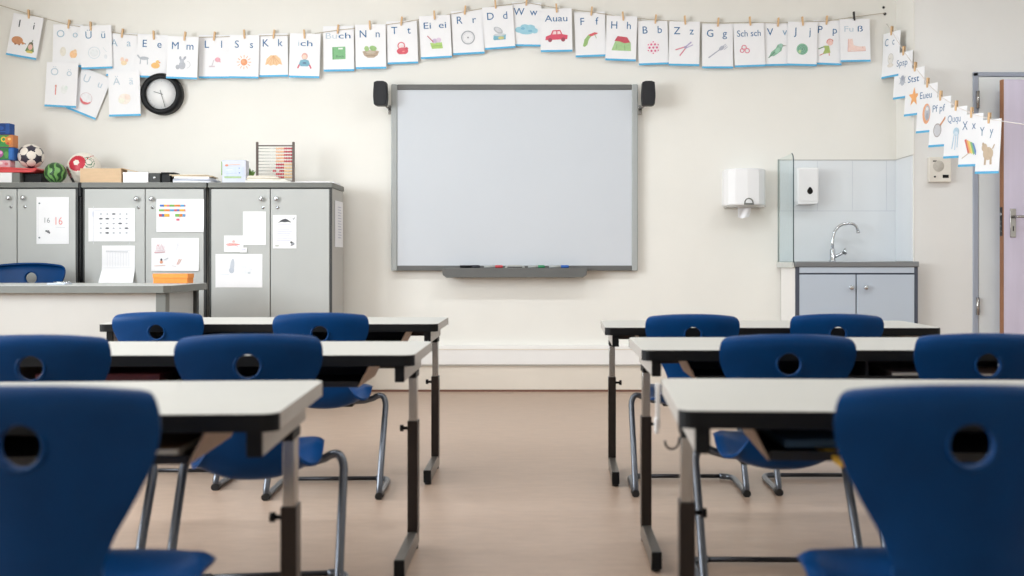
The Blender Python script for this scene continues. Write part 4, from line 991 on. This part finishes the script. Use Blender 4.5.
def pin(label, x, y, z, roll=0, rz=0, m=None):
    t = thing('clothes_peg', label, 'clothes peg', (x, y, z), (0, math.radians(roll), math.radians(rz)), 'clothes pegs on the card strings')
    m = m or M_wood
    for s in (-1, 1):
        b = MB(); b.prism([(-.0048, -.026), (.0048, -.026), (.006, -.01), (.0055, .034), (-.0055, .034), (-.006, -.01)], s * .006 - .003 - .001, s * .006 + .003 - .001, m, 'y', .0008); b.build('peg_half', t)
    b = MB(); b.tube([(-.0065, -.001, .006), (.0065, -.001, .006)], .0035, M_silver, 8); b.build('spring', t)
# back wall row: (label, text, picture, px_left, px_right, py_top_mid, py_bottom_mid, roll, width, ypeg px, py)
G2 = GLARE_PALE
ROW = [
 ('letter card I i with an orange hedgehog and a child', ('I', 'i'), 'hedgehog', 10, 40, 15.5, 57.5, 10, None, (38, 50, 66), 29, 14, 0),
 ('letter card O o with a faint owl', ('O', 'o'), 'owl_pale', 53, 83, 24.5, 67, 1, None, GLARE_PALE, 69, 24, 1),
 ('letter card with U umlaut and a pale ring', ('Ü', 'ü'), 'ring_pale', 81, 112, 25.5, 69, -2, None, (96, 140, 178), 91, 26, 0),
 ('letter card A a, glare-tinted, above the lower A card', ('A', 'a'), 'apple_pale', 106.5, 137, 33.5, 76, 0, None, GLARE_PALE, 122.5, 33, 1),  # glare on this card is painted as pale ink
 ('letter card E e with a donkey and a duck', ('E', 'e'), 'donkey_duck', 136.5, 167, 34.5, 78, 3, None, BLU, 154, 35, 0),
 ('letter card M m with a grey mouse, overlapping the clock', ('M', 'm'), 'mouse', 167, 198, 36.5, 79, 2, None, BLU, 185, 36, 3),
 ('letter card L l with a pink lamp', ('L', 'l'), 'lamp', 199, 230, 35, 78.5, 0, None, BLU, 214.5, 36, 1),
 ('letter card S s with an orange sun', ('S', 's'), 'sun', 229.5, 259, 35, 78.5, 1, None, BLU, 244.5, 34, 0),
 ('letter card K k with an orange shell', ('K', 'k'), 'shell', 259, 288, 33.5, 77, -1, None, BLU, 274, 34, 1),
 ('letter card ich with a child in a blue shirt', [('i', -42, 5, GLARE_PALE), ('ch', 10, 80, BLU)], 'child', 289.5, 320, 33.5, 78, 1.5, None, BLU, 304.5, 34, 0),
 ('letter card Buch with a green book', [('Bu', -48, 74, PALE), ('ch', 40, 80, BLU)], 'book', 323.5, 354, 26, 71.5, -1, None, BLU, 338, 29, 1),
 ('letter card N n with a brown nest', ('N', 'n'), 'nest', 355.5, 386, 24.5, 69, -1, None, BLU, 370, 25, 0),
 ('letter card T t with a red pot', ('T', 't'), 'pot', 387, 417.5, 21, 64, -2, None, BLU, 401.5, 21, 1),
 ('letter card Ei ei with an ice cream cup', 'Ei  ei', 'ice_cup', 420, 451, 15.5, 58.5, -3, 150, BLU, 434.5, 15, 0),
 ('letter card R r with a grey wheel', ('R', 'r'), 'wheel', 452, 483.5, 10.5, 54.5, -3, None, BLU, 465, 10, 1),
 ('letter card D d with an open tin', ('D', 'd'), 'tin', 483.5, 514, 6.5, 49, -4, None, BLU, 495.5, 4, 0),
 ('letter card W w with a blue cloud', ('W', 'w'), 'cloud', 511.5, 541, 2.5, 46.5, 1, None, BLU, 526.5, 1, 1),
 ('letter card Au au with a red car', 'Auau', 'car', 540.5, 572, 8.5, 52, -1, 150, BLU, 556.5, 8, 0),
 ('letter card F f with a green pod', ('F', 'f'), 'pepper', 575, 605.5, 12, 57, -2, None, BLU, 591.5, 11, 1),
 ('letter card H h with a green and red house', ('H', 'h'), 'house', 606, 636.5, 16, 61, 2, None, BLU, 623, 16, 0),
 ('letter card B b with a pink dotted ball', ('B', 'b'), 'dot_ball', 638, 668, 20.5, 65, -2, None, BLU, 655.5, 19, 1),
 ('letter card Z z with a pair of pliers', ('Z', 'z'), 'pliers', 669, 699.5, 21.5, 66, 1, None, BLU, 685, 20, 0),
 ('letter card G g with a grey fork', ('G', 'g'), 'fork', 702, 733, 24, 68.5, 0, None, BLU, 718, 22, 1),
 ('letter card Sch sch with a small pink pretzel', 'Sch sch', 'pretzel', 734, 764.5, 23.5, 67, -2, 158, BLU, 750, 21, 0),
 ('letter card V v with a green bird', ('V', 'v', (130, 166, 196)), 'bird', 763.5, 792, 22.5, 66, -1, None, BLU, 778, 22, 1),
 ('letter card J j with a green spiral', ('J', 'j'), 'spiral', 787.5, 817, 22, 66, 1.5, None, BLU, 802.5, 21, 0),
 ('letter card P p with a doll in a green dress', ('P', 'p'), 'doll', 812.5, 842, 20.5, 65, 2, None, BLU, 826.5, 20, 1),
 ('letter card ending in a sharp s, with a pink foot', [('Fu', -40, 60, PALE), ('ß', 36, 34, BLU)], 'foot', 840, 870, 19, 62, -1, None, BLU, 854, 16, 0)]
YS = WALL - .030            # the string
for (lab, txt, pic, a_, c_, tp, bt, roll, wmm, col, ppx, ppy, lay) in ROW:
    Y = YS - {0: 0.004, 1: -.012, 3: .045}[lay] + .0
    if lay == 1: Y = YS + .008
    r = math.radians(roll)
    mx, mz = at((a_ + c_) / 2, (tp + bt) / 2, Y)
    hgt_ = (bt - tp) * Y / F / math.cos(r)
    # from the card's middle up to the middle of its upper edge
    tx = mx + math.sin(r) * hgt_ / 2; tz = mz + math.cos(r) * hgt_ / 2
    cw_ = (c_ - a_) * Y / F / max(.9, math.cos(r)) if c_ - a_ > 26 else CW
    card(lab + ', on the back wall string', txt, pic, tx, Y, tz, roll, 0, wmm, col, chh=min(.305, hgt_), cw=min(.216, cw_) if cw_ > .19 else CW, curl=.005)
    px_, pz_ = at(ppx, ppy, Y)
    what = lab.split(',')[0].replace('letter card ', '').split(' with ')[0]
    if 'umlaut' in lab: what = 'U umlaut'
    if 'sharp s' in lab: what = 'sharp s'
    dark = 'sharp s' in lab
    pin(('dark' if dark else 'pale wooden') + ' clothes peg holding the %s card on the back wall string' % what, px_, Y, pz_ - .006, 6 if lay else -4, 0, mat('dark_peg', (54, 50, 48), .5, noise=(30, .1, S1)) if dark else None)
# the three cards taped under the row
def low(label, txt, pic, px, py, roll, dy, col=PALE):
    Y = WALL - .012 - dy; r = math.radians(roll); mx, mz = at(px, py, Y)
    card(label, txt, pic, mx + math.sin(r) * CH / 2, Y, mz + math.cos(r) * CH / 2, roll, 0, None, col, curl=.002)
low('glare-tinted letter card with faint letters and a small red figure, hanging below the O card', ('Ö', 'ö'), 'figure_pale', 61.5, 85, 3, .036)  # whitish ink and figure paint the glare over this card
low('tilted letter card with a red and white ball, hanging below the U umlaut card', ('U', 'u'), 'ball_red', 89, 93.5, 22, .006)
low('glare-tinted letter card with a pale fruit, hanging below the A card left of the clock', ('Ä', 'ä'), 'fruit_pale', 124.5, 94, -1.5, .036)  # glare put into the letter and fruit colours
# string along the back wall
pts = [(-14, 2), (29, 15), (69, 26), (91, 29), (122.5, 35), (154, 37.5), (185, 38.5), (214.5, 38), (244.5, 37), (274, 36.5), (304.5, 36), (338, 31), (370, 28), (401.5, 23.5), (434.5, 18), (465, 12.5), (495.5, 7), (526.5, 3.5), (556.5, 9), (591.5, 13), (623, 18), (655.5, 21), (685, 22.5), (718, 24), (750, 23.5), (778, 24), (802.5, 23), (826.5, 22), (854, 18), (884.5, 14)]
b = MB(); b.tube([(at(p[0], p[1] - 1, YS)[0], YS, at(p[0], p[1] - 1, YS)[1]) for p in pts] + [(at(884.7, 14, WALL)[0], WALL - .004, at(884.7, 14, WALL)[1])], .0022, M_string, 6)
o = b.build('card_string'); tag(o, 'thin string across the back wall carrying the row of letter cards', 'string')
for px, py, lab in ((884.7, 14, 'dark screw hook at the right end of the back wall string'), (883.5, 7.5, 'small dark hole plug above the screw hook on the back wall')):
    x_, z_ = at(px, py, WALL); t = thing('wall_hook', lab, 'hook', (x_, WALL, z_))
    b = MB(); b.lathe([(0, -.012 if py > 10 else -.004), (.007, -.010 if py > 10 else -.003), (.008, 0)], M_bar, 12, 'y'); b.build('screw_head', t)
    b = MB(); b.lathe([(.008, -.002), (.011, -.002), (.011, 0), (.008, 0)], M_cabbody, 12, 'y'); b.build('wall_plug', t)

# second string, running from the back corner towards the camera
def sY(px): return 3.2016 / ((px - CX) / F + .137)
SIDE = [
 ('letter card C c with a pale clown face', ('C', 'c'), 'clown_pale', 892, 32, 45, 6.752, (110, 140, 170)),
 ('letter card Sp sp with a grey spider', 'Spsp', 'spider', 904, 52, 47, None, (96, 128, 166)),
 ('letter card St st with an orange star', 'Stst', 'star', 915.5, 68, 48, None, BLU),
 ('letter card Eu eu with an owl', 'Eueu', 'owl', 928, 84, 49, None, (96, 128, 166)),
 ('letter card Pf pf with a frying pan', 'Pf pf', 'pan', 941, 97, 50, None, (96, 128, 166)),
 ('letter card Qu qu with a blue jellyfish', 'Ququ', 'jellyfish', 956.5, 107, 51, None, (120, 150, 186)),
 ('letter card X x with a rainbow xylophone', ('X', 'x'), 'xylophone', 972, 114, 53, None, (96, 128, 166)),
 ('letter card Y y with a brown bear, lowest on the corner string', ('Y', 'y'), 'bear', 989.5, 119.5, 54, None, (110, 140, 170))]
spts = []
x_, z_ = at(886.5, 24, WALL); spts.append((x_, WALL - .003, z_))
for (lab, txt, pic, px, py, hp, Yf, col) in SIDE:
    Y = Yf or sY(px); x_, z_ = at(px, py, Y)
    spts.append((x_, Y, z_ + .002))
    roll = 4 + (hash(pic) % 1) 
    card(lab + (', beside the door' if 'beside' not in lab and 'lowest' not in lab else ''), txt, pic, x_, Y, z_, 4, -78, 128 if isinstance(txt, str) else None, col, curl=.004, chh=.297)
    what = lab.split(',')[0].replace('letter card ', '').split(' with ')[0]
    pin('pale wooden clothes peg holding the %s card on the corner string' % what, x_, Y, z_ + .004, 3, -60)
x_, z_ = at(1024, 124.5, 5.32); spts.append((x_, 5.32, z_))
spts.append((XR - .004, 3.6, z_ - .02))
b = MB(); b.tube(spts, .0024, mat('white_cord', (226, 220, 216), .8, noise=(40, .04, S1)), 6); o = b.build('card_string'); tag(o, 'thin white string running from the corner past the doorway', 'string')

# ================================================================ SINK CORNER
SYF = WALL - .42
sx0 = (795 - CX) * SYF / F; sx1 = XP - .004
t = thing('sink_cabinet', 'pale blue-grey sink cabinet with a steel worktop in the corner', 'cabinet', ((sx0 + sx1) / 2, SYF, 0))
c = (sx0 + sx1) / 2; hw = (sx1 - sx0) / 2; zt_ = zat(261.5, SYF)
b = MB(); b.box(-hw, hw, -.012, .406, zt_ - .034, zt_, M_inox, .004); b.box(-hw + .25, hw - .06, .06, .34, zt_ - .15, zt_ - .03, M_inox, .02, 3); b.build('worktop', t)
b = MB(); b.box(-hw + .012, hw - .012, .012, .41, .08, zt_ - .155, M_sink); b.box(-hw + .012, hw - .012, .012, .05, zt_ - .16, zt_ - .034, M_sink)
b.box(-hw + .004, -hw + .022, .018, .405, .08, zt_ - .034, M_trunk, .001)
for q in (-1, 1): b.box(q * (hw - .015) - .011, q * (hw - .015) + .011, -.002, .02, .08, zt_ - .034, M_slate, .002)
b.build('body', t)
b = MB(); b.box(-hw + .02, hw - .02, .04, .4, 0, .08, M_slate); b.build('plinth', t)
b = MB(); zf = zat(273, SYF); b.box(-hw + .028, hw - .028, -.004, .012, zf, zt_ - .036, M_sink, .0015); b.build('fascia', t)
b = MB(); b.box(-hw + .026, hw - .026, .008, .0125, .08, zt_ - .034, M_slate); b.build('back_frame', t)
xm = (856 - CX) * SYF / F - c
for (a_, c_, kx) in ((-hw + .028, xm - .004, 850.5), (xm + .004, hw - .028, 865)):
    b = MB(); b.box(a_, c_, -.006, .008, .085, zf - .010, M_sink, .002); d = b.build('door', t)
    x_, z_ = at(kx, 287.5, SYF)
    b = MB(); b.lathe([(0, -.034), (.011, -.034), (.016, -.028), (.015, -.021), (.007, -.015), (.006, -.006)], M_chrome, 16, 'y', (x_ - c, 0, z_)); b.build('knob', d)
# tap
fy = WALL - .12; x_, _ = at(832.5, 260, fy)
t = thing('water_tap', 'chrome swan-neck tap on the steel sink worktop', 'tap', (x_, fy, zt_))
b = MB(); b.lathe([(0, 0), (.024, 0), (.024, .006), (.018, .01), (.018, .075), (.013, .085), (0, .085)], M_chrome, 24); b.build('tap_body', t)
zs = lambda py: zat(py, fy) - zt_
xs = lambda px: (px - CX) * fy / F - x_
pp = [(0, 0, .08), (0, 0, zs(243)), (xs(833.2), 0, zs(237)), (xs(835), 0, zs(231)), (xs(838.5), 0, zs(226.5)), (xs(843), 0, zs(224.2)), (xs(849), 0, zs(223.3)), (xs(853.5), 0, zs(224)), (xs(856.5), 0, zs(226.5)), (xs(858), 0, zs(231))]
b = MB(); b.tube(pp, .0095, M_chrome, 14); b.tube([pp[-1], (pp[-1][0] + .001, 0, pp[-1][2] - .014)], .012, M_chrome, 14); b.build('spout', t)
b = MB(); b.tube([(.012, 0, .030), (.075, -.01, .062)], .010, M_chrome, 12); b.tube([(.075, -.01, .062), (.085, -.012, .067)], .018, M_chrome, 16); b.tube([(.08, -.012, .088), (.08, -.012, .045)], .006, M_chrome, 8); b.build('lever', t)
# splashback
zb0, zb1 = zt_ - .012, zat(160.5, WALL)
gx = (779.5 - CX) * WALL / F
t = thing('splashback', 'pale bluish white tiled splashback behind the sink', 'splashback', (gx, WALL, zb0))
W_ = XP - gx
b = MB(); b.box(0, W_ - .0005, -.010, -.001, 0, zb1 - zb0, M_tile, .001); b.build('back_panel', t)
b = MB(); b.box(W_ - .010, W_ - .0005, -.32, -.0105, .014, zb1 - zb0, M_tile, .001); b.build('side_panel', t)
b = MB()
zj = zat(211, WALL) - zb0
b.box(0, W_ - .0105, -.0108, -.010, zj - .0015, zj + .0015, M_grout)
for px in (817, 852, 886): b.box((px - CX) * WALL / F - gx - .001, (px - CX) * WALL / F - gx + .001, -.0108, -.010, zj + .002, zb1 - zb0 - .002, M_grout)
b.box(-.004, W_, -.013, -.0005, zb1 - zb0, zb1 - zb0 + .005, M_cabbody)
b.box(W_ - .012, W_, -.32, -.013, zb1 - zb0, zb1 - zb0 + .005, M_cabbody)
b.build('joints', t)
# glass screen
D = .43
t = thing('glass_screen', 'upright glass side screen at the left of the sink with a rounded top corner', 'glass screen', (gx - .009, WALL, zb0 + .006))
hg = zat(156.5, WALL - D) - zb0
hgb = zb1 - zb0
pr = [(0.0, 0), (-D, 0), (-D, hgb - .055)] + [(-D + .05 - .05 * math.cos(a), hgb - .055 + .055 * math.sin(a)) for a in [PI / 2 * k / 6 for k in range(1, 7)]] + [(0, hgb)]
b = MB(); b.prism(pr, -.003, .003, M_glass, 'x'); b.build('pane', t)
b = MB(); edge = [(0, p[0], p[1]) for p in pr[1:-1]]
b.tube(edge, .0035, mat('glass_edge_dark', (58, 76, 84), .3, noise=(10, .05, S1)), 8)
b.build('polished_edge', t)
b = MB(); b.tube([(0, -.002, 0), (0, -.002, hgb)], .003, mat('glass_seal', (150, 160, 158), .4, noise=(10, .05, S1)), 8); b.build('wall_seal', t)
b = MB(); b.box(-.010, .008, -D + .01, -.005, -.034, .002, ink((206, 208, 204)), .003); b.build('bottom_channel', t)
# towel dispenser
TX0, TX1_ = at(723.5, 0, 6.70)[0], at(765.5, 0, 6.70)[0]; tz0, tz1 = zat(207, 6.70), zat(168, 6.70); c = (TX0 + TX1_) / 2; hw = (TX1_ - TX0) / 2; hh = tz1 - tz0
t = thing('towel_dispenser', 'white wall mounted paper towel dispenser with a towel end hanging out', 'towel dispenser', (c + .018, WALL - .001, tz0))
pr = [(-hw, 0), (-hw, -.08), (-hw + .02, -.13), (-hw + .06, -.165), (0, -.178), (hw - .06, -.165), (hw - .02, -.13), (hw, -.08), (hw, 0)]
b = MB(); b.prism(pr, .012, hh, M_white, 'z', .010); b.build('cover', t)
b = MB(); b.box(-hw + .012, hw - .012, -.15, 0, 0, .014, M_cabbody, .003); b.build('base_plate', t)
b = MB()
b.box(-.022, .042, -.1795, -.172, .014, .026, M_cabtop, .001)
rg = []
prev = None
for k in range(13):
    a_ = PI * k / 12; rg.append((.010 + .027 * math.cos(a_), -.176, .026 + .030 * math.sin(a_)))
b.tube(rg, .004, M_cabtop, 8); b.build('view_window', t)
b = MB()
fr = [(-.050, -.10, .006), (-.046, -.105, -.03), (-.048, -.11, -.055), (-.036, -.108, -.078)]
nn = 7; grid = []
for j in range(6):
    v = j / 5; row = []
    for i in range(nn + 1):
        u = i / nn; wv = (.085 - .012 * v + .010 * math.sin(3 * v))
        row.append(b.bm.verts.new((-.052 + u * wv, -.105 - .012 * math.sin(u * 9 + v * 3) - .01 * v, .01 - v * (.082 - .018 * abs(u - .4)))))
    grid.append(row)
fs = []
for j in range(5):
    for i in range(nn): fs.append(b.bm.faces.new((grid[j][i], grid[j][i + 1], grid[j + 1][i + 1], grid[j + 1][i])))
b._set(fs, M_paper, True)
b.build('towel_end', t)
tw = t.children[-1]
md = tw.modifiers.new('s', 'SOLIDIFY'); md.thickness = .004
# soap dispenser
SX0, SX1 = at(796.5, 0, 6.78)[0], at(818.5, 0, 6.78)[0]; z0_, z1_ = zat(204.5, 6.78), zat(167.5, 6.78); c = (SX0 + SX1) / 2; hw = (SX1 - SX0) / 2; hh = z1_ - z0_
t = thing('soap_dispenser', 'white soap dispenser with a black drop-shaped window on the splashback', 'soap dispenser', (c, WALL - .0115, z0_))
b = MB(); b.box(-hw, hw, -.098, 0, .012, hh, M_white, .014, 3); b.build('cover', t)
b = MB(); b.prism([(-hw + .004, .03), (-hw + .008, 0), (hw - .012, .004), (hw - .004, .03)], -.096, -.005, M_white, 'y', .003); b.build('push_lever', t)
b = MB(); dc = .012; dz = zat(191, 6.78) - z0_
dr_ = [(dc + .019 * math.sin(a) * (1 if math.cos(a) < 0 else 1 - .45 * math.cos(a)), dz + (.026 if math.cos(a) > 0 else .022) * math.cos(a)) for a in [2 * PI * k / 24 for k in range(24)]]
b.prism(dr_, -.1005, -.0985, M_black, 'y'); b.build('level_window', t)
# intercom on the corner wall
x0, z1 = at(929.5, 157, YP - .04); x1, z0 = at(951.5, 182, YP - .04); c = (x0 + x1) / 2; hw = (x1 - x0) / 2; hh = z1 - z0
t = thing('intercom', 'cream wall intercom with a round speaker grille and a black display beside the door', 'intercom', (c, YP - .001, z0))
M_ic = mat('intercom_cream', (226, 220, 210), .45, noise=(9, .02, S1))
b = MB(); b.box(-hw, hw, -.038, 0, 0, hh, M_ic, .004); b.build('housing', t)
b = MB(); b.lathe([(0, -.040), (.034, -.040), (.036, -.038), (.036, -.036)], ink((206, 200, 190)), 24, 'y', (-.012, 0, hh * .64))
shapes_into(b, [('o', -12, hh * 640, 7 + 8 * k, 1.6, (170, 164, 156)) for k in range(4)], 0, 0, -.0402)
b.build('speaker_grille', t)
b = MB(); b.box(.014, .052, -.0405, -.037, .026, .046, M_black, .001); b.build('display', t)
b = MB(); b.lathe([(0, -.042), (.006, -.042), (.006, -.037)], M_cabdark, 12, 'y', (-.036, 0, .034)); b.build('button', t)
b = MB(); b.box(-.048, -.022, -.0395, -.0375, hh - .03, hh - .022, M_cabdark); b.build('name_strip', t)

# ================================================================ CAMERA
cam = bpy.data.cameras.new('camera'); co = bpy.data.objects.new('camera', cam); C.objects.link(co)
co.location = (0, 0, HC); co.rotation_euler = (PI / 2, 0, 0)
cam.lens = 36; cam.sensor_width = 36; cam.sensor_fit = 'HORIZONTAL'
cam.shift_x = -(CX - 512) / 1024; cam.shift_y = (CY - 288) / 1024
cam.clip_start = .05
cam.dof.use_dof = True; cam.dof.focus_distance = 6.2; cam.dof.aperture_fstop = 3.3
sc = bpy.context.scene; sc.camera = co
sc.view_settings.view_transform = 'Standard'; sc.view_settings.look = 'None'
sc.view_settings.gamma = 1; sc.view_settings.use_curve_mapping = False
sc.view_settings.exposure = -0.10
sc.cycles.use_denoising = True
sc.cycles.max_bounces = 8; sc.cycles.diffuse_bounces = 5; sc.cycles.glossy_bounces = 3; sc.cycles.transparent_max_bounces = 8
